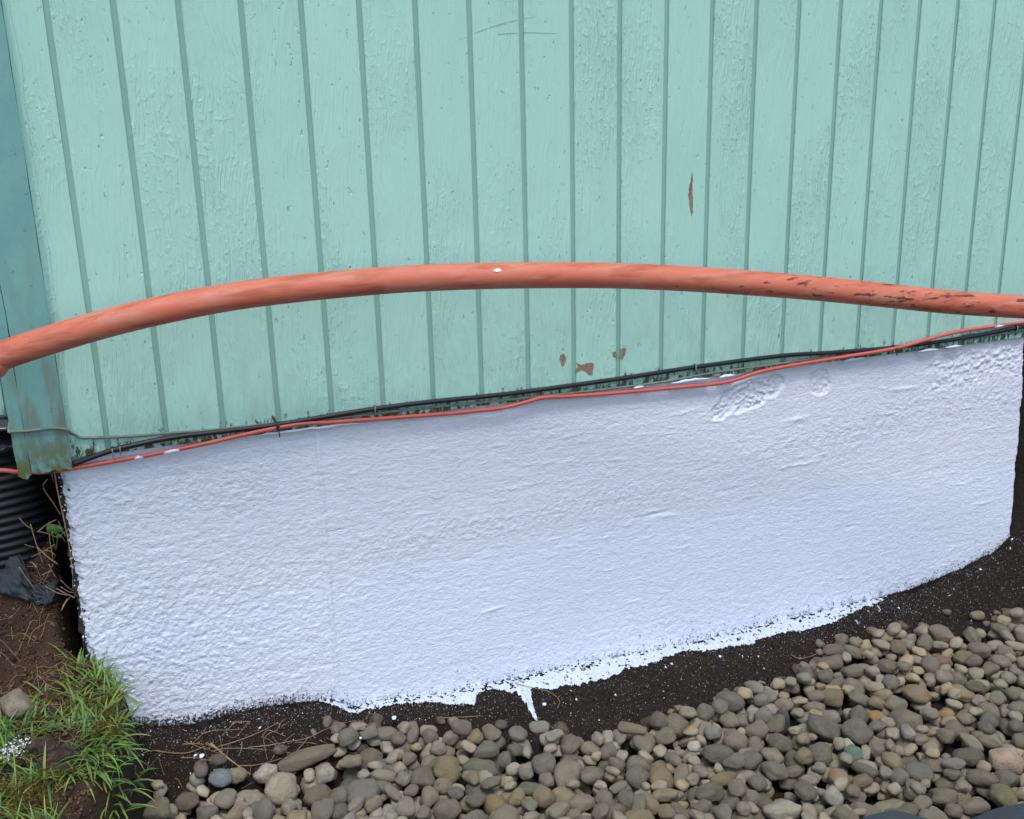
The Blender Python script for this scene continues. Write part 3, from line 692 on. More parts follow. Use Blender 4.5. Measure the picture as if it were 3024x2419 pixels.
# seat the blob on the pipe's surface
def seat(p):
    d = np.linalg.norm(SP - p, axis=1); i = np.argmin(d); q = SP[i] * 1.0; q[0] = p[0]; v = np.array(p) - q; v[0] = 0; L_ = np.linalg.norm(v)
    v = v / L_; return q + v * .0236
V = [tuple(seat(np.array(p) + np.array([0, -.006, 0]))) for p in ring]; cc_ = np.mean(V, 0); V.append(tuple(cc_ + np.array([0, -.0018, .0012])))
new_obj('paint_spot', pymesh('paint_spot', V, [(i, (i + 1) % n_, n_) for i in range(n_)]), m_white, conduit)

# ------------------------------------------------------------------ left side: drain pipe, poly sheet, fabric
def corrugated(name, label, cx, cy, r, z0, z1, pitch, mat, amp=.0035, fl=1.0):
    nz = int((z1 - z0) / pitch * 8); n = 36; V = np.zeros((nz + 1, n + 1, 3))
    for i in range(nz + 1):
        z = z0 + (z1 - z0) * i / nz; ph = (z / pitch) % 1; rr = r + amp * (1 if ph < .5 else -1) * min(1, 4 * min(ph % .5, .5 - ph % .5) * 2)
        for k in range(n + 1):
            a = 2 * math.pi * k / n; V[i, k] = (rr * math.cos(a), rr * fl * math.sin(a), z)
    o = new_obj(name, grid_mesh(name, V, flip=True), mat, None, (cx, cy, 0)); return tag(o, label, 'drain pipe')
corrugated('drain_pipe', 'black corrugated drain pipe standing in the recess left of the white foundation', -.275, .172, .145, -.45, .035, .0165, m_drain, .0035, .45)
def open_pipe():
    c = on_y(3062, 1512, .10); V = np.zeros((26, 37, 3))
    prof = [(.047, .25), (.047, .004), (.0455, .0), (.043, -.001), (.0405, .0), (.040, .004), (.040, .24)]
    for i in range(26):
        t = i / 25 * 6; k = min(5, int(t)); f = t - k; r0 = prof[k][0] * (1 - f) + prof[k + 1][0] * f; y0 = prof[k][1] * (1 - f) + prof[k + 1][1] * f
        for j in range(37): V[i, j] = (r0 * math.cos(j / 36 * 2 * math.pi), y0, r0 * math.sin(j / 36 * 2 * math.pi))
    o = new_obj('drain_pipe', grid_mesh('drain_pipe', V, flip=True), m_drain, None, tuple(c)); tag(o, 'open black pipe end in the dark soil at the right end of the foundation', 'drain pipe')
open_pipe()
def sheet(name, label, cat, fn, nu, nv, mat, thick=.0012):
    V = np.zeros((nu, nv, 3))
    for i in range(nu):
        for j in range(nv): V[i, j] = fn(i / (nu - 1), j / (nv - 1))
    o = new_obj(name, grid_mesh(name, V), mat); sm = o.modifiers.new('thickness', 'SOLIDIFY'); sm.thickness = thick
    if cat: tag(o, label, cat)
    return o
def fpoly(u, v):
    x = -.42 + .285 * u; z = .062 - .115 * v
    y = .05 + .07 * v ** .5 + .028 * math.sin(v * 17 + 2 * u) * (1 - .4 * v) + .012 * vnoise(u * 6, v * 7, 3) + .006 * vnoise(u * 18, v * 16, 5)
    return (x, y + .02, z + .006 * vnoise(u * 9, v * 3, 8))
sheet('plastic_sheet', 'crumpled shiny black plastic sheet over the top of the left drain pipe', 'plastic sheet', fpoly, 60, 50, m_poly)
FT = [(-60, 1560), (0, 1568), (42, 1602), (66, 1655), (92, 1712), (126, 1736), (165, 1722), (198, 1700)]
FH = [(-60, 1755), (0, 1764), (40, 1770), (84, 1778), (112, 1790), (140, 1796), (160, 1790), (172, 1762)]
def ffab(u, v):
    k = u * 7; a = [np.interp(k, range(8), [p[i] for p in FT]) for i in (0, 1)]; b = [np.interp(k, range(8), [p[i] for p in FH]) for i in (0, 1)]
    b[1] += 9 * vnoise(u * 14, 3.3, 5)
    px, py = a[0] * (1 - v) + b[0] * v, a[1] * (1 - v) + b[1] * v
    D = ray(px, py); p = on_ground(px, py); f = .010 + .010 * math.sin(math.pi * v) + .009 * math.sin(u * 15 + 3.5 * v + 2 * vnoise(u * 4, v * 3, 2)) + .006 * vnoise(u * 17, v * 10, 6)
    return tuple(p - D / np.linalg.norm(D) * max(.003, f) + np.array([0, 0, .004]))
sheet('landscape_fabric', 'dark slate woven landscape fabric crumpled on the soil bank left of the foundation', 'fabric', ffab, 64, 34, m_fabric)

# right: corner of fabric at the bottom edge of the picture
def ffab2(u, v):
    # hem runs from bottom centre-right up to the right edge
    a = on_z(2480 + 620 * u, np.interp(u, [0, .2, .5, .75, 1], [2424, 2403, 2409, 2384, 2352]), -.655)
    n = np.array([.38, -1.0, 0]) * (.32 * v)
    p = a + n * (1 - .0 * u); return (p[0], p[1], -.650 + .035 * sstep(0, .35, v) + .010 * math.sin(u * 9 + v * 6) - .02 * (1 - sstep(0, .08, v)) + .006 * vnoise(u * 9, v * 9, 2))
sheet('landscape_fabric', 'blue grey landscape fabric edge over the pebbles at the bottom right corner', 'fabric', ffab2, 60, 30, m_fabric)

# ------------------------------------------------------------------ pebbles
def pebble_mesh(i, angular):
    bm = bmesh.new(); bmesh.ops.create_icosphere(bm, subdivisions=3, radius=1)
    off = Vector((i * 7.3, i * 3.1, i * 1.7)); rr = random.Random(100 + i)
    planes = [(Vector((rr.uniform(-1, 1), rr.uniform(-1, 1), rr.uniform(-1, 1))).normalized(), rr.uniform(.66, .88)) for _ in range(angular)]
    e = rr.uniform(2.1, 3.0)
    egg = rr.uniform(-.18, .18)
    for v in bm.verts:
        p = v.co.copy(); d = p.normalized()
        s = 1 / ((abs(d.x) ** e + abs(d.y) ** e + abs(d.z) ** e) ** (1 / e))
        p = d * s
        for (n, k) in planes:
            t = p.dot(n)
            if t > k: p -= n * (t - k) * .82
        p.y *= 1 + egg * p.x; p.z *= 1 + egg * .8 * p.x
        p *= 1 + .20 * mnoise.noise(d * 1.2 + off) + .11 * mnoise.noise(d * 2.4 + off) + .045 * mnoise.noise(d * 5.5 + off) + .012 * mnoise.noise(d * 13 + off)
        v.co = p
    for _ in range(1): bmesh.ops.smooth_vert(bm, verts=bm.verts, factor=.4)
    me = bpy.data.meshes.new('pebble'); bm.to_mesh(me); bm.free(); me.materials.append(m_peb)
    me.polygons.foreach_set('use_smooth', [True] * len(me.polygons)); return me
PM = [pebble_mesh(i, [0, 1, 2, 1, 3, 4, 0, 2, 1, 3, 6, 1][i % 12]) for i in range(36)]
CS = .004; HX0, HY0 = -.2, -1.15; NX, NY = int(2.95 / CS), int(1.25 / CS)
gx = HX0 + (np.arange(NX) + .5) * CS; gy = HY0 + (np.arange(NY) + .5) * CS
GX, GY = np.meshgrid(gx, gy, indexing='ij'); HM = ground_z(GX, GY); BED = ground_z(GX, GY, False)
def ell(R, ax):     # shape matrix of a rotated ellipsoid
    return R @ np.diag([1 / a ** 2 for a in ax]) @ R.T
def profile(A):     # lower and upper surface heights over local cells
    # x^T A x = 1 -> a z^2 + 2 b z + c = 0
    ext = math.sqrt(np.linalg.inv(A)[0, 0]); ey = math.sqrt(np.linalg.inv(A)[1, 1])
    nx = int(ext / CS) + 1; ny = int(ey / CS) + 1
    lx, ly = np.meshgrid(np.arange(-nx, nx + 1) * CS, np.arange(-ny, ny + 1) * CS, indexing='ij')
    a = A[2, 2]; b = A[0, 2] * lx + A[1, 2] * ly; c = A[0, 0] * lx ** 2 + A[1, 1] * ly ** 2 + 2 * A[0, 1] * lx * ly - 1
    disc = b * b - a * c; ok = disc > 0; s = np.sqrt(np.where(ok, disc, 0))
    return nx, ny, ok, (-b - s) / a, (-b + s) / a
def rotm(yaw, pitch, roll):
    return np.array((Matrix.Rotation(yaw, 3, 'Z') @ Matrix.Rotation(pitch, 3, 'Y') @ Matrix.Rotation(roll, 3, 'X')))
stones = []        # (x, y, z, R, axes, mesh index, colour, label)
def contact(x, y, pr):
    nx, ny, ok, lo, hi = pr; i = int((x - HX0) / CS); j = int((y - HY0) / CS)
    if i - nx < 0 or j - ny < 0 or i + nx >= NX or j + ny >= NY: return None
    H = HM[i - nx:i + nx + 1, j - ny:j + ny + 1]
    d = np.where(ok, H - lo, -9); 
    return float(d.max()), i, j
def settle(x, y, R, ax, mi, colr, label=None, sink=.0015, lock=False, maxz=None, zfix=None, pr=None):
    pr = pr or profile(ell(R, ax)); c = contact(x, y, pr)
    if c is None: return False
    z, i, j = c; z -= sink
    if zfix is not None: z = zfix
    if maxz is not None and z > maxz: return False
    nx, ny, ok, lo, hi = pr
    sl_ = np.s_[i - nx:i + nx + 1, j - ny:j + ny + 1]
    HM[sl_] = np.where(ok, np.maximum(HM[sl_], z + hi), HM[sl_])
    if lock: HM[sl_] = np.where(ok, 5.0, HM[sl_])
    stones.append((x, y, z, R, ax, mi, colr if label is None else (colr[0] * 1.22, colr[1] * 1.14, colr[2]), label)); return True
def ybottom(x): return -.144 - .4125 * (x - .02)
def pcol(rr, x):
    g = rr.random()
    if g < .62: c = np.array([.226, .196, .137])
    elif g < .76: c = np.array([.185, .165, .128])
    elif g < .85: c = np.array([.175, .162, .112])
    elif g < .93: c = np.array([.27, .21, .125])
    elif g < .97: c = np.array([.21, .165, .125])
    else: c = np.array([.30, .275, .225])
    c = c * rr.uniform(.82, 1.32)
    if x < .75:
        k = (1 - max(0, x) / .75); c = c * (1 + .35 * k); c = c * (1 - .45 * k * rr.random()) + np.array([.24, .25, .245]) * .45 * k * rr.random()
    return tuple(np.clip(c, .03, .6))
def rand_stone(rr, x, small=1.0):
    big = np.interp(x, [0, .6, 1.2], [1.18, 1.02, .92]); a = rr.lognormvariate(math.log(.0192), .23) * big * small; a = min(a, .036)
    b = a * rr.uniform(.66, .95); c = b * rr.uniform(.58, .88)
    if rr.random() < .22: a *= 1.28; b *= .84
    return rotm(rr.uniform(0, 6.28), rr.gauss(0, .22), rr.gauss(0, .22)), (a, b, c)
rr = random.Random(5)
def fill(n, tries, zcap, margin=.0, small=1.0):
    for _ in range(n):
        x0 = rr.uniform(-.02, 2.5); R, ax = rand_stone(rr, x0, small); pr = profile(ell(R, ax)); best = None
        for t in range(tries):
            x = rr.uniform(-.03, 2.55) if t else x0
            yb = float(np.interp(x, PBX, PBY)) - ax[0] * (.25 if x < 1 else .5) - margin; yl = max(-1.05, ybottom(x) - .16)
            if yb <= yl: continue
            y = rr.uniform(yl, yb)
            if x > 2.50 + y or (x < .12 and gz_fast(x, y) > -.61): continue
            c = contact(x, y, pr)
            if c:
                rel = c[0] - BED[c[1], c[2]]
                if best is None or rel < best[0]: best = (rel, x, y)
        if best and best[0] < zcap: settle(best[1], best[2], R, ax, rr.randrange(len(PM)), pcol(rr, best[1]), pr=pr)
fill(560, 8, .020)
# stones picked out one by one: photo px centre, px width, px height, roll in picture, colour, label, mesh
GREY = (.17, .165, .145); TAN = (.25, .20, .13)
man = [
 (651, 2298, 68, 50, 0, (.20, .25, .31), 'slate blue oval pebble at the left tip of the pebble bed', 0),
 (900, 2275, 72, 55, -.4, (.36, .50, .62), 'pale sky blue pebble beside a long brown stone', 6),
 (832, 2333, 94, 90, 0, (.36, .33, .27), 'large round pale beige pebble below the sky blue one', 0),
 (962, 2287, 54, 66, 0, (.40, .39, .35), 'pale pebble with a brown muddy patch right of the blue pebble', 3),
 (909, 2236, 180, 50, .38, (.19, .17, .135), 'longest brown grey stone lying slanted behind the blue pebble', 3),
 (784, 2282, 72, 58, .6, (.42, .40, .35), 'pale knobbly stone left of the sky blue pebble', 4),
 (742, 2361, 94, 46, -.25, (.33, .33, .28), 'pale teardrop pebble left of the large round beige pebble', 1),
 (708, 2308, 56, 50, 0, (.36, .35, .31), 'pale grey pebble touching the slate blue oval', 8),
 (552, 2403, 70, 44, .45, (.36, .38, .33), 'pale greenish oval pebble at the bottom edge, near the soil', 1),
 (552, 2366, 70, 52, 0, (.145, .14, .11), 'dark brown pebble standing clear on the soil, left end', 2),
 (464, 2394, 78, 60, .3, (.20, .19, .14), 'leftmost brown pebble resting alone on the dark soil', 5),
 (941, 2350, 84, 60, .5, (.17, .15, .115), 'brown oval pebble right of the large round beige one', 0),
 (1320, 2275, 82, 79, 0, (.23, .19, .12), 'large round tan pebble at the bottom centre', 0),
 (1415, 2271, 109, 60, -.15, (.15, .16, .13), 'broad flat grey green stone right of the round tan pebble', 2),
 (1606, 2258, 72, 63, 0, (.15, .15, .135), 'smooth round grey pebble near the bottom centre', 6),
 (1565, 2331, 76, 38, 0, (.13, .16, .125), 'flat greenish pebble below the smooth grey one', 1),
 (1466, 2380, 70, 66, .5, (.27, .21, .12), 'yellowish tan pebble at the bottom edge, centre', 3),
 (1494, 2310, 40, 52, 1.0, (.38, .34, .24), 'small cream stone between grey pebbles, centre', 4),
 (1953, 2303, 78, 72, 0, (.23, .18, .12), 'round tan pebble with a cracked face, right of centre', 0),
 (1318, 2391, 84, 62, 0, (.165, .15, .12), 'big grey brown stone cut by the bottom edge, centre', 2),
 (1248, 2303, 72, 64, .3, (.15, .135, .105), 'round dark brown pebble left of the big tan one', 5),
 (1095, 2243, 74, 60, 0, (.17, .155, .12), 'brown pebble under the upper edge of the bed, left of centre', 3),
 (1030, 2330, 62, 58, 0, (.095, .105, .095), 'dark charcoal pebble, left of centre at the bottom', 2),
 (2312, 2129, 44, 90, 0, (.105, .11, .105), 'upright dark slate block among brown pebbles', 3),
 (2709, 2050, 79, 52, -.1, (.24, .185, .125), 'broad tan pebble in the middle of the right side', 0),
 (2592, 2120, 52, 38, -.4, (.38, .25, .11), 'small orange brown pebble, the left one of two', 1),
 (2794, 2108, 48, 36, 0, (.36, .24, .12), 'small orange brown pebble, the right one of two', 8),
 (2852, 1946, 70, 45, 0, (.20, .18, .125), 'wide olive tan pebble near the upper right edge', 1),
 (2785, 1955, 58, 38, 0, (.23, .155, .115), 'pinkish brown pebble beside the wide olive one, upper right', 3),
 (2938, 1909, 46, 34, 0, (.32, .31, .28), 'pale topped pebble at the upper right of the bed', 6),
 (2548, 1976, 52, 36, 0, (.27, .26, .23), 'white speckled pebble at the soil edge, right', 9),
 (2420, 2227, 66, 68, 0, (.14, .14, .125), 'round dark grey pebble on the right side, middle row', 6),
 (2298, 2324, 112, 64, .5, (.115, .11, .095), 'large pitted dark stone lying slanted, right of centre', 5),
 (2481, 2301, 62, 66, 0, (.33, .24, .15), 'round peach coloured pebble at the lower right', 0),
 (2518, 2224, 54, 46, -.5, (.12, .21, .185), 'teal green pebble among brown ones', 2),
 (2975, 2245, 96, 78, -.15, (.42, .33, .28), 'large pinkish veined rock at the right edge', 10),
 (2309, 2391, 116, 64, .1, (.33, .32, .27), 'largest pale flat stone at the bottom edge', 4),
 (2632, 2384, 104, 52, 0, (.27, .26, .19), 'long pale oval pebble with a rusty patch at the bottom edge', 6),
 (2715, 2282, 84, 60, 0, (.15, .15, .14), 'smooth wide grey pebble at the lower right', 1),
 (2692, 2227, 44, 52, 0, (.34, .32, .24), 'small crackled cream pebble above the smooth grey one', 4),
 (2780, 2273, 78, 48, -.7, (.35, .31, .23), 'mottled cream pebble right of the smooth grey one', 3),
 (2966, 2354, 74, 72, 0, (.17, .165, .11), 'round olive pebble at the bottom right', 0),
 (2905, 2319, 54, 46, .5, (.155, .15, .10), 'small olive oval pebble touching the round olive one', 6),
 (2887, 2359, 40, 38, -.5, (.52, .42, .38), 'small white and pink broken stone at the bottom right', 10),
]
yawR = math.atan2(RT[1], RT[0])
def place_px(px, py, w, h, ang, c, label, mi, zc=-.66, flat=.74, lock=True, zfix=None):
    for _ in range(6):
        P = on_z(px, py, zc); dep = (P - CAM) @ FW; th = math.asin(-(P - CAM)[2] / np.linalg.norm(P - CAM))
        a = w / 2 * dep / FPX; hh = h / 2 * dep / FPX
        if h > w * 1.4: ax = (a, a * .85, hh / math.cos(th) * .98); R = rotm(yawR, 0, .08)
        else:
            b = hh / math.sqrt((flat * math.cos(th)) ** 2 + math.sin(th) ** 2); b = min(b, a * 1.15); ax = (a, b, b * flat); R = rotm(yawR + ang * 1.1, -ang * .25, .0)
        if zfix is not None: break
        c_ = contact(P[0], P[1], profile(ell(R, ax)))
        if c_ and c_[0] < 1: zc = min(.5 * zc + .5 * (c_[0] - .004), -.615)
    return settle(P[0], P[1], R, ax, mi, c, label, sink=.004, lock=lock, zfix=zfix)
man.sort(key=lambda t: -t[2] * t[3])
for t in man: place_px(*t[:6], t[6], t[7])
fill(1280, 12, .050, 0, 1.08)
fill(420, 12, .058, 0, 1.0)
fill(60, 14, .045, 0, .75)
# strays half sunk in the soil above the bed
stray = [
 (1593, 2144, 62, 38, -.15, (.26, .27, .25), 'pale grey pebble lying alone on the soil below the paint drip', 6),
 (1105, 2140, 52, 34, .2, (.36, .35, .32), 'pale paint spotted stone on the soil left of centre', 4),
 (1145, 2150, 40, 32, 0, (.24, .23, .20), 'grey angular stone beside the pale spotted one', 5),
 (1345, 2163, 56, 34, 0, (.13, .085, .06), 'reddish brown stone half buried in the soil', 2),
 (1215, 2150, 44, 50, 0, (.13, .10, .08), 'brown stone sunk at the soil edge', 5),
 (1175, 2168, 54, 30, 0, (.23, .22, .20), 'flat grey stone at the top edge of the bed', 2),
 (965, 2165, 42, 36, -.4, (.20, .18, .16), 'small round stone by the dry stalks, left', 0),
 (943, 2196, 40, 26, 0, (.13, .105, .085), 'small brown stone under the dry stalks', 1),
 (1065, 2160, 40, 34, 0, (.08, .06, .045), 'dark muddy stone in the soil, left of centre', 2),
 (1655, 2160, 50, 44, .3, (.085, .07, .055), 'dark muddy stone right of the lone pale pebble', 5),
 (1665, 2186, 44, 48, 0, (.12, .085, .06), 'brown egg shaped stone at the bed edge, centre', 0),
 (1920, 2135, 58, 50, 0, (.06, .05, .04), 'angular dark clod stone beside the moss tuft', 10),
 (1480, 2145, 38, 28, 0, (.13, .12, .115), 'small grey stone pressed into dark soil, centre', 1),
 (2145, 2058, 28, 42, .2, (.14, .125, .10), 'small oval pebble standing in dark soil, right of centre', 0),
 (2885, 1819, 40, 26, 0, (.26, .22, .16), 'small tan pebble alone on the soil at the upper right', 6),
 (2798, 1786, 26, 20, 0, (.13, .14, .12), 'tiny grey chip of stone in the soil, upper right', 4),
 (2990, 1850, 60, 54, 0, (.20, .165, .115), 'tan rock at the right edge above the bed', 3),
 (2590, 1905, 34, 26, 0, (.10, .095, .085), 'grey stone poking from the soil edge, right', 5),
 (2480, 1943, 36, 34, .6, (.11, .10, .085), 'slanted dark flake of stone at the soil edge, right', 5),
 (2420, 1965, 36, 44, .5, (.13, .11, .09), 'brown mottled stone at the soil edge, right', 3),
 (2355, 1978, 34, 38, 0, (.11, .085, .07), 'reddish muddy stone by the dry twig, right', 2),
 (2380, 2037, 42, 46, .3, (.13, .13, .125), 'round grey stone at the upper rim of the bed, right', 0),
 (2420, 2022, 62, 42, 0, (.09, .09, .088), 'dark grey oval stone at the upper rim of the bed, right', 0),
 (2305, 2060, 52, 38, .2, (.11, .10, .085), 'dark oval pebble at the soil margin below the moss', 6),
 (2540, 2010, 40, 32, 0, (.09, .11, .11), 'blue black pebble at the rim of the bed, right', 6),
 (960, 2298, 10, 8, 0, (.2, .2, .2), None, 0),
]
HM = np.where(HM > 1, -.61, HM)
for t in stray[:-1]:
    P = on_z(t[0], t[1], -.665); gz = float(ground_z(P[0], P[1])); P = on_z(t[0], t[1], gz + .008)
    place_px(*t[:6], t[6], t[7], zc=gz + .008, lock=False, zfix=float(ground_z(P[0], P[1])) + .006)
re_ = random.Random(33)
for _ in range(150):
    x = re_.uniform(.10, 2.2); y = float(np.interp(x, PBX, PBY)) + re_.uniform(-.01, .055) * re_.random(); 
    if y > -.035 or contact(x, y, profile(np.eye(3) * 1e4)) is None: continue
    a = re_.uniform(.009, .019); ax = (a, a * re_.uniform(.6, .95), a * re_.uniform(.5, .75)); g = gz_fast(x, y); c = np.array([.12, .095, .07]) * re_.uniform(.5, 1.7)
    R = rotm(re_.uniform(0, 6.28), re_.gauss(0, .3), 0); pr = profile(ell(R, ax)); c_ = contact(x, y, pr)
    if c_ and c_[0] < g + .020: settle(x, y, R, ax, re_.randrange(len(PM)), tuple(c), pr=pr, zfix=g + re_.uniform(-.3, .5) * ax[2])
# which stones does the photograph's viewpoint see, and how large
ico = bmesh.new(); bmesh.ops.create_icosphere(ico, subdivisions=1, radius=1); iv = np.array([v.co[:] for v in ico.verts]); it = np.array([[v.index for v in f.verts] for f in ico.faces]); ico.free()
AV = []; AT = []
for s, (x, y, z, R, ax, mi, c, lab) in enumerate(stones):
    AV.append((iv * np.array(ax)) @ R.T + np.array([x, y, z])); AT.append(it + s * len(iv))
AV = np.concatenate(AV); AT = np.concatenate(AT)
bvh = BVHTree.FromPolygons([tuple(p) for p in AV], [tuple(map(int, t)) for t in AT])
hits = np.zeros(len(stones)); o_ = Vector(CAM)
for py in range(1800, 2419, 8):
    for px in range(350, 3024, 8):
        h = bvh.ray_cast(o_, Vector(ray(px, py)))
        if h[2] is not None: hits[h[2] // len(it)] += 1
order = sorted(range(len(stones)), key=lambda s: -(hits[s] + (1000 if stones[s][7] else 0)))
single = set(order[:298]); single = {s for s in single if hits[s] > 0 or stones[s][7]}
# words for the unnamed ones, from what they look like
SHORT = {}
for st in stones:
    if st[7]: SHORT[tuple(st[:3])] = st[7]
NICK = [('slate blue oval', 'the slate blue oval'), ('pale sky blue', 'the sky blue pebble'), ('large round pale beige', 'the big beige pebble'), ('longest brown', 'the longest stone'), ('pale teardrop', 'the pale teardrop'), ('leftmost brown', 'the leftmost pebble'),
        ('large round tan pebble', 'the big round tan pebble'), ('broad flat grey green', 'the broad grey green stone'), ('smooth round grey pebble near', 'the smooth round grey pebble'), ('yellowish tan', 'the yellowish tan pebble'), ('round tan pebble with a cracked', 'the cracked tan pebble'),
        ('dark charcoal', 'the charcoal pebble'), ('upright dark slate', 'the upright slate block'), ('broad tan pebble', 'the broad tan pebble'), ('the left one of two', 'the left orange brown pebble'), ('the right one of two', 'the right orange brown pebble'), ('wide olive tan', 'the wide olive pebble'),
        ('pale topped', 'the pale topped pebble'), ('white speckled', 'the white speckled pebble'), ('large pitted', 'the pitted dark stone'), ('peach coloured', 'the peach pebble'), ('teal green', 'the teal pebble'), ('pinkish veined', 'the pink veined rock'), ('largest pale flat', 'the largest pale stone'),
        ('rusty patch', 'the rusty patched pebble'), ('smooth wide grey', 'the smooth wide grey pebble'), ('mottled cream', 'the mottled cream pebble'), ('round olive pebble', 'the round olive pebble'), ('lying alone on the soil below', 'the lone pale pebble'), ('angular dark clod', 'the angular dark stone')]
def pxy(p):
    v = np.array(p) - CAM; z = v @ FW; return PW / 2 + FPX * (v @ RT) / z, PH / 2 - FPX * (v @ UP) / z
MARKS = [(pxy(k), nk) for k, lab in SHORT.items() for a, nk in NICK if a in lab]
USED = {}
def describe(c, ax, x, y, z):
    r_, g_, b_ = c; L_ = (r_ + g_ + b_) / 3; sat = (r_ - b_) / (L_ + 1e-6)
    tone = 'pale' if L_ > .235 else 'dark' if L_ < .135 else 'mid'
    hue = 'tan' if sat > .6 and L_ > .17 else 'brown' if sat > .48 else 'olive' if g_ > r_ * .97 else 'grey brown' if sat > .3 else 'grey'
    size = 'large' if ax[0] > .027 else 'small' if ax[0] < .0185 else 'medium'
    form = 'elongated' if ax[1] / ax[0] < .70 else 'round' if ax[1] / ax[0] > .88 else 'oval'
    q = pxy((x, y, z)); best = sorted(MARKS, key=lambda m_: (m_[0][0] - q[0]) ** 2 + (m_[0][1] - q[1]) ** 2)
    for m_ in best[:4]:
        dx, dy = q[0] - m_[0][0], q[1] - m_[0][1]; d = math.hypot(dx, dy); a = math.degrees(math.atan2(-dy, dx)) % 360
        way = ['right of', 'up and right of', 'above', 'up and left of', 'left of', 'down and left of', 'below', 'down and right of'][int((a + 22.5) // 45) % 8]
        near = 'close ' if d < 75 else '' if d < 170 else 'well '
        lab = f'{size} {tone} {hue} {form} pebble {near}{way} {m_[1]}'
        if lab not in USED: break
    USED[lab] = 1; return lab
PG = 'river pebbles in the bed below the white foundation'
for s in range(len(stones)):
    x, y, z, R, ax, mi, c, lab = stones[s]
    if s in single:
        o = bpy.data.objects.new('pebble', PM[mi]); col.objects.link(o)
        Mx = np.eye(4); Mx[:3, :3] = R @ np.diag(ax); Mx[:3, 3] = (x, y, z)
        o.matrix_world = Matrix(Mx.tolist()); o.color = (*c, 1)
        tag(o, lab or describe(c, ax, x, y, z), 'pebble', PG)
BV = []; BF = []; BC = []; nb = 0
base_v = []; base_f = []
for me in PM:
    P = np.empty(len(me.vertices) * 3, np.float32); me.vertices.foreach_get('co', P); base_v.append(P.reshape(-1, 3)); T = np.empty(len(me.loops), np.int32); me.loops.foreach_get('vertex_index', T); base_f.append(T.reshape(-1, 3))
for s in range(len(stones)):
    if s in single: continue
    x, y, z, R, ax, mi, c, lab = stones[s]
    v = (base_v[mi] * np.array(ax)) @ R.T + np.array([x, y, z]); BV.append(v); BF.append(base_f[mi] + nb); nb += len(v); BC.append(np.tile(np.array(c), (len(v), 1)))
pm = raw_mesh('pebble_mass', np.concatenate(BV), np.concatenate(BF), np.concatenate(BC))
tag(new_obj('pebble_mass', pm, m_pebmass), 'smaller and half hidden river pebbles filling the bed', 'pebbles', PG, 'stuff')
print('stones', len(stones), 'seen', int((hits > 0).sum()), 'single', len(single))

# ------------------------------------------------------------------ rocks and clods on the left bank
def lump_obj(name, px, py, zc, ax, yaw, tilt, c, label, cat, mi, mat=None):
    P = on_z(px, py, zc); o = bpy.data.objects.new(name, PM[mi]); col.objects.link(o)
    Mx = np.eye(4); Mx[:3, :3] = rotm(yaw, tilt, 0) @ np.diag(ax); Mx[:3, 3] = P; o.matrix_world = Matrix(Mx.tolist()); o.color = (*c, 1); tag(o, label, cat); return o
lump_obj('clay_clod', 52, 2078, -.415, (.024, .040, .018), .35, .1, (.36, .29, .225), 'pale brown angular clay clod on the left bank', 'clod', 10)
lump_obj('stone_chip', 12, 1965, -.40, (.017, .013, .005), .2, .0, (.42, .40, .37), 'flat pale stone chip at the left edge of the bank', 'stone', 10)
lump_obj('soil_clod', 125, 2205, -.425, (.022, .016, .013), 0, .1, (.06, .035, .025), 'dark brown soil clod among the grass', 'clod', 5)
lump_obj('soil_clod', 180, 2240, -.44, (.034, .024, .020), .4, .1, (.05, .030, .022), 'large dark soil clod under the grass tuft', 'clod', 10)

# ------------------------------------------------------------------ crumbs, flecks, straw, grass
def visible_soil(n, seed):
    r_ = np.random.RandomState(seed); x = r_.uniform(-.55, 2.4, n); x = np.where(r_.rand(n) < .25, r_.uniform(-.5, -.08, n), x); y = np.where(x < -.08, r_.uniform(-.45, .22, n), r_.uniform(-.45, .02, n)); return x, y, r_
tet = np.array([(1, 1, 1), (-1, -1, 1), (-1, 1, -1), (1, -1, -1)], float) / 1.7
oct_v = np.array([(1, 0, 0), (-1, 0, 0), (0, 1, 0), (0, -1, 0), (0, 0, 1), (0, 0, -1)], float); oct_f = np.array([(0, 2, 4), (2, 1, 4), (1, 3, 4), (3, 0, 4), (2, 0, 5), (1, 2, 5), (3, 1, 5), (0, 3, 5)])
def scatter(name, label, cat, X, Y, Z, size, C, squash=.7, mat=None, seed=1):
    r_ = np.random.RandomState(seed); n = len(X); A = r_.normal(size=(n, 3, 3)); Q = np.linalg.qr(A)[0]
    S = size[:, None] * np.stack([r_.uniform(.7, 1.4, n), r_.uniform(.6, 1.1, n), np.full(n, squash) * r_.uniform(.7, 1.2, n)], -1)
    V = np.einsum('kj,nj,nij->nki', oct_v, S, Q) + .0 ; V *= (1 + .25 * r_.normal(size=(n, 6, 1)) * .5)
    V += np.stack([X, Y, Z], -1)[:, None, :]
    F = (oct_f[None] + 6 * np.arange(n)[:, None, None]).reshape(-1, 3)
    me = raw_mesh(name, V.reshape(-1, 3), F, np.repeat(C, 6, axis=0))
    return tag(new_obj(name, me, mat or m_tint, smooth=False), label, cat, None, 'stuff')
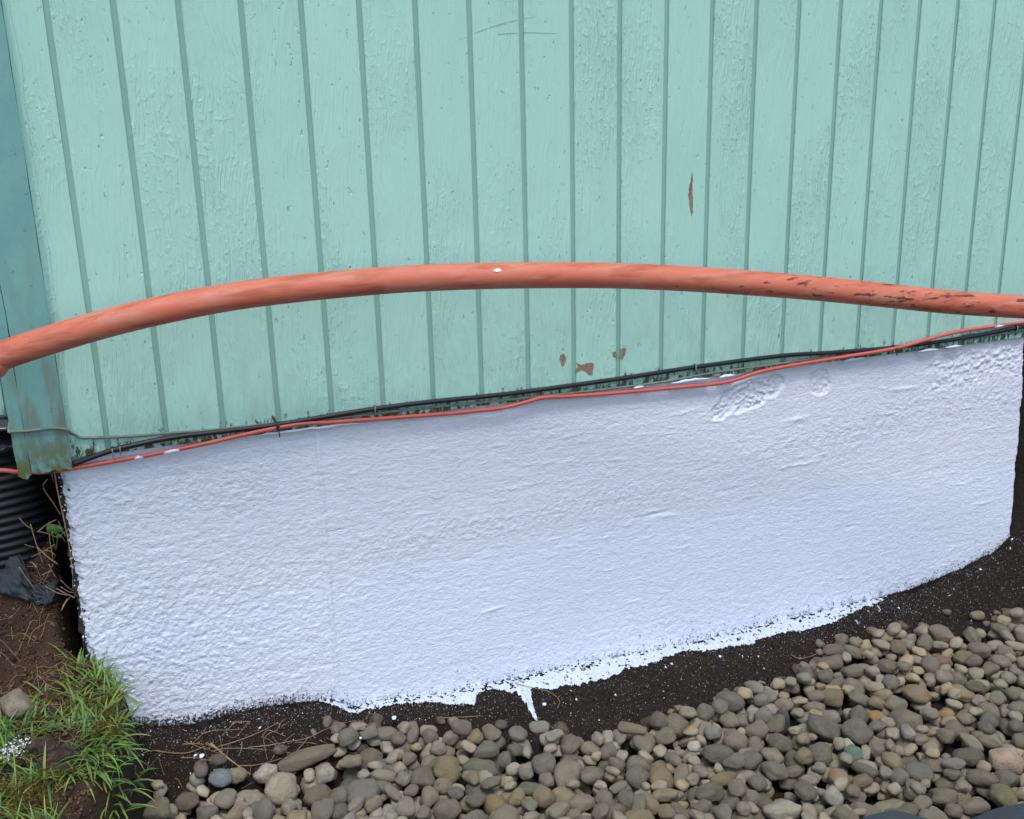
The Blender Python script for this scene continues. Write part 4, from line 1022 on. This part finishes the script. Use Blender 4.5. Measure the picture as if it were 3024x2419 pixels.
# soil crumbs
x, y, r_ = visible_soil(42000, 3); yb = np.interp(x, PBX, PBY); k = (y > yb - .03) | (x < .02); x, y = x[k], y[k]; r_ = np.random.RandomState(4)
s = .0010 + .0022 * r_.rand(len(x)) ** 3; xe, top = bank(x, y); onb = (x < xe).astype(float)
s = s * (1 + 1.6 * onb * r_.rand(len(x)) ** 2)
C = np.array([.029, .021, .015]) * (0.2 + 3.6 * r_.rand(len(x), 1) ** 3); C = C * (1 - onb[:, None]) + onb[:, None] * np.array([.075, .045, .030]) * (.4 + 1.3 * r_.rand(len(x), 1))
scatter('soil_crumbs', 'loose dark crumbs of soil along the foot of the foundation', 'soil', x, y, ground_z(x, y) + s * .4, s, C)
nc = 1500; x = RS.uniform(-.05, 2.3, nc); yb = np.interp(x, PBX, PBY); y = -.02 + RS.rand(nc) ** .6 * (yb + .01); s = RS.uniform(.0018, .0058, nc) * RS.rand(nc) ** .5
scatter('soil_clods', 'small clods and grit in the dark soil between wall and pebbles', 'soil', x, y, np.array([gz_fast(a, b) for a, b in zip(x, y)]) + s * .2, s, np.array([.034, .026, .020]) * RS.uniform(.4, 2.4, (nc, 1)), .7)
# soil crumbs stuck to the paint along the foot
n = 3800; x = RS.uniform(-.02, 2.14, n); f_ = np.interp(x, FX, FZ); dz = RS.exponential(.0085, n); dens = np.interp(x, [0, .35, .42, 1.75, 1.85, 2.15], [1, 1, .35, .3, .8, 1]); k = RS.rand(n) < dens; x, f_, dz = x[k], f_[k], dz[k]
s = RS.uniform(.0008, .0022, len(x)); C = np.tile([.014, .012, .010], (len(x), 1)) * RS.uniform(.5, 2, (len(x), 1))
scatter('splashed_soil', 'specks of dark soil stuck in the paint along the foot of the wall', 'soil', x, np.full(len(x), .0055), f_ + dz, s, C, .6)
# crumbs clinging to the left edge
n = 260; z = RS.uniform(-.5, -.03, n); x = -.089 + RS.exponential(.004, n) - .003; s = RS.uniform(.001, .003, n)
C = np.where(RS.rand(n, 1) < .2, np.array([[.72, .73, .78]]), np.array([[.03, .025, .02]]))
scatter('edge_crumbs', 'crumbs of soil and paint clinging to the ragged left edge of the wall', 'crumbs', x, .012 + RS.uniform(-.004, .012, n), z, s, C, .8)
# white paint flecks
n = 8000; x = RS.uniform(-.05, 2.25, n); yb = np.interp(x, PBX, PBY); y = RS.uniform(0, 1, n) * (yb - .04) * RS.uniform(.2, 1.15, n); s = .0005 + .0010 * RS.rand(n) ** 5
big = RS.rand(n) < .006; s[big] = RS.uniform(.0022, .0042, big.sum())
yb_in = y < yb; z = ground_z(x, y) + .001
k = ~yb_in | (RS.rand(n) < .1); x, y, z, s = x[k], y[k], z[k], s[k]
scatter('paint_flecks', 'white paint flecks dotted over the dark soil', 'paint flecks', x, y, z + .001, s, np.tile([.78, .80, .84], (len(x), 1)), .35, m_tint)
# a few named larger drops
def drop(px, py, w, h, z, label, ang=0):
    P = on_z(px, py, z); g = float(ground_z(P[0], P[1])); P = on_z(px, py, g + .003); dep = (P - CAM) @ FW
    o = bpy.data.objects.new('paint_drop', drop_me); col.objects.link(o)
    Mx = np.eye(4); Mx[:3, :3] = rotm(yawR + ang, 0, 0) @ np.diag((w * .38 * dep / FPX, h / 2 * dep / FPX / .6, .0018)); Mx[:3, 3] = (P[0], P[1], g + .002); o.matrix_world = Matrix(Mx.tolist()); tag(o, label, 'paint drop', 'white paint drops on the soil')
drop_me = PM[9].copy(); drop_me.name = 'paint_drop'; drop_me.materials.clear(); drop_me.materials.append(m_white)
for a in [(1607, 2078, 18, 9, -.66, 'white paint drop beside the paint drip'), (1702, 2064, 8, 7, -.66, 'small white drop right of the drip'), (1163, 2118, 20, 12, -.66, 'white paint drop on soil above the pebbles, left of centre'), (1065, 2176, 16, 10, -.66, 'white paint drop on a dark stone, left'),
          (1752, 2172, 12, 8, -.67, 'white drop near the bed edge, centre'), (2640, 1875, 16, 16, -.66, 'large white paint drop on soil, right'), (2832, 1728, 26, 10, -.6, 'white paint blob near the right corner of the wall'), (2880, 1695, 20, 14, -.6, 'broken white paint blob at the right foot of the wall'),
          (2595, 1793, 5, 20, -.64, 'thin white paint stroke on soil, right'), (2652, 1794, 12, 10, -.64, 'short white paint dash on soil, right'), (2530, 1835, 5, 18, -.65, 'thin upright white paint stroke, right'), (2126, 1937, 12, 7, -.66, 'white paint drop below the paint edge, right of centre'), (2403, 1912, 8, 9, -.66, 'white drop by the twig, right'),
          (595, 2230, 22, 12, -.66, 'white paint drop on soil below the dry stalks, left'), (2830, 1784, 12, 9, -.62, 'white fleck by the grey stone chip, upper right')]:
    drop(a[0], a[1], a[2], a[3], a[4], a[5])
# thin roots and dry stems
def stems(name, label, cat, segs, mat, seg=5):
    AVv = []; AFf = []; nb_ = 0
    for pts, rad in segs:
        v, f = tube_data(pts, rad, seg); f4 = [q if len(q) == 4 else (q[0], q[1], q[2], q[2]) for q in f]
        AVv += [tuple(p) for p in v]; AFf += [tuple(i + nb_ for i in q) for q in f]; nb_ += len(v)
    o = new_obj(name, pymesh(name, AVv, AFf), mat); return tag(o, label, cat, None, 'stuff')
rs = random.Random(9); segs = []
for i in range(350):                         # fibres in the bank and around the trench
    if i < 300: x0 = -.10 - abs(rs.gauss(0, .13)); y0 = rs.uniform(-.28, .20)
    else: x0 = rs.uniform(-.02, .42); y0 = rs.uniform(-.11, -.02)
    L_ = rs.uniform(.012, .06); a = rs.gauss(0, .8) + (math.pi if rs.random() < .5 else 0); pts = []; bend = rs.gauss(0, .45)
    for t in range(5):
        d = L_ * (t / 4 - .5); xx, yy = x0 + d * math.cos(a + bend * t / 4), y0 + d * math.sin(a + bend * t / 4)
        pts.append((xx, yy, gz_fast(xx, yy) + .002 + rs.uniform(0, .006)))
    if max(p[2] for p in pts) - min(p[2] for p in pts) > .05: continue
    segs.append((spline(pts, 3), rs.uniform(.0003, .0007)))
# flakes of bark and dead leaf on the bank
nf = 900; fx = -.10 - np.abs(RS.normal(size=nf)) * .15; fy = RS.uniform(-.30, .22, nf); fs = RS.uniform(.0015, .0050, nf)
FC = np.array([[.14, .085, .05], [.20, .14, .085], [.09, .055, .035], [.16, .13, .04], [.05, .04, .03]])[RS.randint(5, size=nf)] * RS.uniform(.6, 1.3, (nf, 1))
scatter('leaf_litter', 'bark flakes and dead leaf bits on the brown soil bank at the left', 'litter', fx, fy, np.array([gz_fast(a, b) for a, b in zip(fx, fy)]) + .001, fs, FC, .18)
stems('root_fibres', 'fine dry roots matted in the soil bank at the left', 'roots', segs, m_straw)
segs = []
for i in range(26):                           # straw lodged in the gap by the left edge
    px, py = rs.uniform(70, 215), rs.uniform(1545, 1790); ang = rs.choice([-.35, -.5, .5, 1.15, -.2, -1.0]) + rs.gauss(0, .15); L_ = rs.uniform(25, 85)
    yy = rs.uniform(-.02, .07); p0 = on_y(px - L_ / 2 * math.cos(ang), py + L_ / 2 * math.sin(ang), yy); p1 = on_y(px + L_ / 2 * math.cos(ang), py - L_ / 2 * math.sin(ang), yy + rs.uniform(-.03, .03))
    p0[0] = min(p0[0], -.094); p1[0] = min(p1[0], -.094); mid_ = (p0 + p1) / 2 + np.array([0, 0, rs.uniform(-.005, .005)])
    segs.append((spline([p0, mid_, p1], 3), rs.uniform(.0006, .0011)))
stems('dry_straw', 'dry straw lodged beside the left edge of the foundation', 'straw', segs, m_straw)
def stalk(pxs, y_or_z, rad, label, mode='z', lift=.006, name='dry_stalk', mat=None):
    pts = []
    for i, (a, b) in enumerate(pxs):
        if mode == 'y': p = on_y(a, b, y_or_z)
        else:
            p = on_ground(a, b, lift)
        pts.append(p)
    S = spline(pts, 6); o = tube(name, S, np.interp(np.arange(len(S)), [0, len(S) - 1], [rad, rad * .6]), mat or m_straw, None, 6); tag(o, label, 'dry stalk', 'single dry stalks'); return o
W8 = lambda L: [(400 + a / 3.593, 2100 + b / 3.593) for a, b in L]
stalk(W8([(870, 380), (1100, 310), (1350, 210), (1510, 128), (1530, 185)]), 0, .0009, 'long bent dry stalk reaching towards the wall foot, left of centre', lift=.012)
stalk(W8([(1200, 385), (1400, 365), (1620, 325), (1830, 285), (2000, 200), (2140, 155)]), 0, .0009, 'long dry stalk ending at the small round stone', lift=.010)
stalk(W8([(1830, 285), (1760, 370), (1670, 460)]), 0, .0008, 'short dry stalk forking down from the long one', lift=.012)
stalk(W8([(480, 495), (620, 495), (780, 520), (940, 512)]), 0, .0009, 'straight dry stalk lying across dark soil, lowest of the bundle')
stalk(W8([(760, 335), (860, 400), (960, 490), (1060, 560), (1220, 665)]), 0, .0011, 'slanting dry stalk crossing the bundle')
stalk(W8([(800, 340), (900, 430), (1010, 520), (1220, 680)]), 0, .0020, 'thick dry stalk lying beside the pale pebbles', lift=.008)
stalk(W8([(210, 420), (400, 445), (560, 440), (740, 375)]), 0, .0010, 'curved dry stalk at the left of the bundle')
stalk(W8([(500, 350), (620, 345), (760, 355)]), 0, .0009, 'short pale stalk at the top of the bundle')
stalk(W8([(830, 420), (1000, 395), (1250, 400), (1500, 425)]), 0, .0009, 'brown stalk running flat to the right of the bundle')
stalk(W8([(1090, 580), (1260, 575), (1400, 545), (1560, 500)]), 0, .0009, 'dry stalk just above the knobbly pale stone')
stalk(W8([(1130, 320), (1125, 400), (1095, 480)]), 0, .0008, 'short upright stalk with white paint on its tip')
stalk(W8([(1440, 520), (1490, 440), (1550, 365)]), 0, .0008, 'short slanting twig right of the bundle')
stalk(W8([(700, 240), (850, 205), (1000, 200), (1140, 190)]), 0, .0008, 'thin pale stalk touching the foot of the white wall')
stalk([(1520, 2018), (1570, 2030), (1625, 2045), (1652, 2070), (1645, 2092)], 0, .0008, 'thin bent stalk lying over the paint drip', lift=.009)
stalk([(1300, 2120), (1360, 2118), (1420, 2114)], 0, .0009, 'dry twig on the soil right of the reddish stone', name='dry_stalk')
stalk([(2335, 1932), (2360, 1945), (2400, 1936), (2425, 1920)], 0, .0009, 'pale curled twig on the dark soil, right')
stalk([(140, 1415), (128, 1440), (160, 1490), (178, 1520)], .0, .0009, 'kinked dry stalk hanging below the corner board', 'y')
stalk([(160, 1390), (172, 1460), (190, 1540), (205, 1620), (214, 1690), (215, 1738)], -.002, .0013, 'long dry stalk hanging along the left edge of the white wall', 'y')
stalk([(90, 1548), (105, 1600), (128, 1668)], -.0, .0011, 'upright dry stalk in front of the black drain pipe', 'y')
stalk([(143, 1552), (148, 1600), (157, 1655)], -.0, .0010, 'dry stalk under the small green weed', 'y')
# the weed
def weed():
    w = empty('weed_seedling', 'small green leafy weed growing in the gap left of the foundation', 'weed', tuple(on_y(157, 1600, .0)))
    o0 = np.array(w.location)
    def leaf(px, py, r_, ang):
        c = on_y(px, py, -.003) - o0; V = [c]; n = 12
        for i in range(n):
            a = 2 * math.pi * i / n; rr_ = r_ * (1 + .18 * math.cos(3 * a + ang)); V.append(c + np.array([rr_ * math.cos(a), -.004 * math.cos(2 * a), rr_ * math.sin(a) * .9]))
        new_obj('leaf', pymesh('leaf', V, [(0, i + 1, (i + 1) % n + 1) for i in range(n)]), m_leaf, w)
    leaf(152, 1562, .0095, .3); leaf(172, 1566, .008, 1.2); leaf(160, 1574, .006, 2.2); leaf(174, 1585, .005, .5)
    for a, b in ((152, 1570), (172, 1572)):
        tube('stem', spline([on_y(165, 1625, .002) - o0, on_y((a + 165) / 2, 1600, .0) - o0, on_y(a, b, -.001) - o0], 4), .0007, m_leaf, w, 5)
weed()
# grass: blades growing from the top and brink of the bank
def grass(n, seed, region, name, label, len_rng, wid, cols, lean, up=.6, white=0):
    r_ = np.random.RandomState(seed); V = []; F = []; C = []; nb_ = 0; K = 6
    while nb_ < n:
        x, y = r_.uniform(region[0], region[1]), r_.uniform(region[2], region[3])
        if not region[4](x, y, r_): continue
        z = gz_fast(x, y); L_ = r_.uniform(*len_rng) * (.6 + .4 * r_.rand()); w = wid * r_.uniform(.6, 1.3); ang = lean(x, y) + r_.normal() * 1.1
        el = np.clip(up + r_.normal() * .35, .05, 1.5); droop = r_.uniform(.5, 1.9); d = np.array([math.cos(ang), math.sin(ang)]); sidev = np.array([-d[1], d[0], 0])
        # face towards the light a little
        p = np.array([x, y, z - .004]); c = np.array(cols[r_.randint(len(cols))]) * r_.uniform(.7, 1.3); curl = r_.normal() * .4
        iswhite = white and r_.rand() < white
        for k_ in range(K + 1):
            t = k_ / K; ww = w * (1 - t ** 2.2) ** .8 * (.75 + .5 * min(1, t * 3)) / 2 + .00012; sv = sidev * math.cos(curl * t) + np.array([0, 0, 1]) * math.sin(curl * t + .2) * .5
            V.append(p - sv * ww); V.append(p + sv * ww)
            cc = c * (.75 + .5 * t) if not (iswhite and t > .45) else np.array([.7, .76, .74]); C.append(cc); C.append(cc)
            e = el - droop * t; st = L_ / K; p = p + np.array([d[0] * math.cos(e) * st, d[1] * math.cos(e) * st, math.sin(e) * st]); a2 = curl * .12; d = np.array([d[0] * math.cos(a2) - d[1] * math.sin(a2), d[0] * math.sin(a2) + d[1] * math.cos(a2)])
        b0 = nb_ * (K + 1) * 2
        for k_ in range(K): F.append((b0 + 2 * k_, b0 + 2 * k_ + 1, b0 + 2 * k_ + 3, b0 + 2 * k_ + 2))
        nb_ += 1
    return tag(new_obj(name, raw_mesh(name, V, F, C), m_grass), label, 'grass', None, 'stuff')
GR = [(.17, .29, .05), (.13, .25, .055), (.18, .29, .06), (.075, .17, .07), (.24, .27, .08), (.15, .27, .05)]
def reg(x, y, r_):
    xe = np.interp(y, [-.60, -.42, -.30, -.20, -.10, -.03, .02], [-.24, -.135, -.065, -.03, -.025, -.06, -.10])
    if x > xe + .005: return False
    if y > -.02 and x < -.17: return False
    back = np.interp(x, [-.5, -.28, -.2, -.13, -.09, -.02], [-.10, -.10, -.08, -.01, .0, -.03])
    if y > back: return False
    d = fbm(np.array(x * 22.0), np.array(y * 22.0), 2, 88); hole = math.hypot((x + .155) / .035, (y + .20) / .035) < 1 or math.hypot((x + .10) / .05, (y + .34) / .05) < 1
    return d > -.35 + (0 if not hole else .9)
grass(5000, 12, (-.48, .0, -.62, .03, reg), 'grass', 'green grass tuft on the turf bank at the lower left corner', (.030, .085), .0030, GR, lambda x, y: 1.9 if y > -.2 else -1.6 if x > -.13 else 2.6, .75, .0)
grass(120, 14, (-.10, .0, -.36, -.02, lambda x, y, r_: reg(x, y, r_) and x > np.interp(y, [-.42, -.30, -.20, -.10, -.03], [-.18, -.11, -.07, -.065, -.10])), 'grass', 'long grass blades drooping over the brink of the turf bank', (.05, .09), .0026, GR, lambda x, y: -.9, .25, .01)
# white paint caught on the grass
P0 = on_z(40, 2165, -.425)
n = 170; tt = RS.rand(n); px = np.interp(tt, [0, 1], [5, 78]) + RS.normal(size=n) * 7; py = np.interp(tt, [0, 1], [2205, 2150]) + RS.normal(size=n) * 7
Q = np.array([on_z(a, b, -.405) for a, b in zip(px, py)]); Q[:, 2] = ground_z(Q[:, 0], Q[:, 1]) + RS.uniform(.004, .03, n)
scatter('paint_splash', 'splash of white paint caught in the grass at the lower left', 'paint splash', Q[:, 0], Q[:, 1], Q[:, 2], RS.uniform(.0008, .0030, n), np.tile([.74, .79, .80], (n, 1)), .4)
# moss: thousands of tiny upright leaflets in clumps
def moss(name, label, centres, n, cols, seed):
    r_ = np.random.RandomState(seed); V = []; F = []; C = []
    for i in range(n):
        cx, cy, rx, ry, h = centres[r_.randint(len(centres))]; a = r_.uniform(0, 6.28); q = math.sqrt(r_.rand()); x, y = cx + rx * q * math.cos(a), cy + ry * q * math.sin(a)
        z = gz_fast(x, y) + h * (1 - q * q) * r_.rand(); d = r_.normal(size=3) * .7 + np.array([0, -.2, 1]); d /= np.linalg.norm(d); l = r_.uniform(.004, .009); s_ = np.cross(d, r_.normal(size=3)); s_ /= np.linalg.norm(s_); w = l * .16
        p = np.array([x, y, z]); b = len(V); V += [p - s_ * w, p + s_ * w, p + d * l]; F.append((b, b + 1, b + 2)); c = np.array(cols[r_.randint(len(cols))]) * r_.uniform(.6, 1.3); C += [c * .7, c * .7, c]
    return tag(new_obj(name, raw_mesh(name, V, F, C), m_grass, smooth=False), label, 'moss', None, 'stuff')
MC = [(.27, .24, .05), (.19, .20, .04), (.33, .26, .07), (.15, .11, .045)]
mo = []
for (px, py, z, rx, ry, h) in [(130, 2330, -.47, .035, .04, .02), (90, 2400, -.48, .04, .03, .02), (170, 2290, -.46, .022, .025, .016), (320, 2130, -.46, .028, .03, .014), (320, 2260, -.50, .018, .03, .012), (165, 2080, -.44, .015, .015, .01), (60, 2215, -.44, .03, .02, .012), (345, 2190, -.48, .02, .03, .012), (240, 2120, -.45, .03, .03, .012), (25, 2380, -.48, .03, .03, .012)]:
    P = on_z(px, py, z); mo.append((P[0], P[1], rx, ry, h))
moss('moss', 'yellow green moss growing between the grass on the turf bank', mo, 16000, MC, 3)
for px, py, rx, lab in [(2252, 2012, .02, 'small moss tuft on the soil right of centre'), (1990, 2100, .024, 'moss tuft beside the angular dark stone')]:
    P = on_z(px, py, -.665); moss('moss_tuft', lab, [(P[0], P[1], rx, rx * .8, .010)], 900, [(.10, .10, .03), (.13, .115, .035), (.07, .06, .025)], 5)
print('tris', sum(len(m.polygons) for m in bpy.data.meshes))
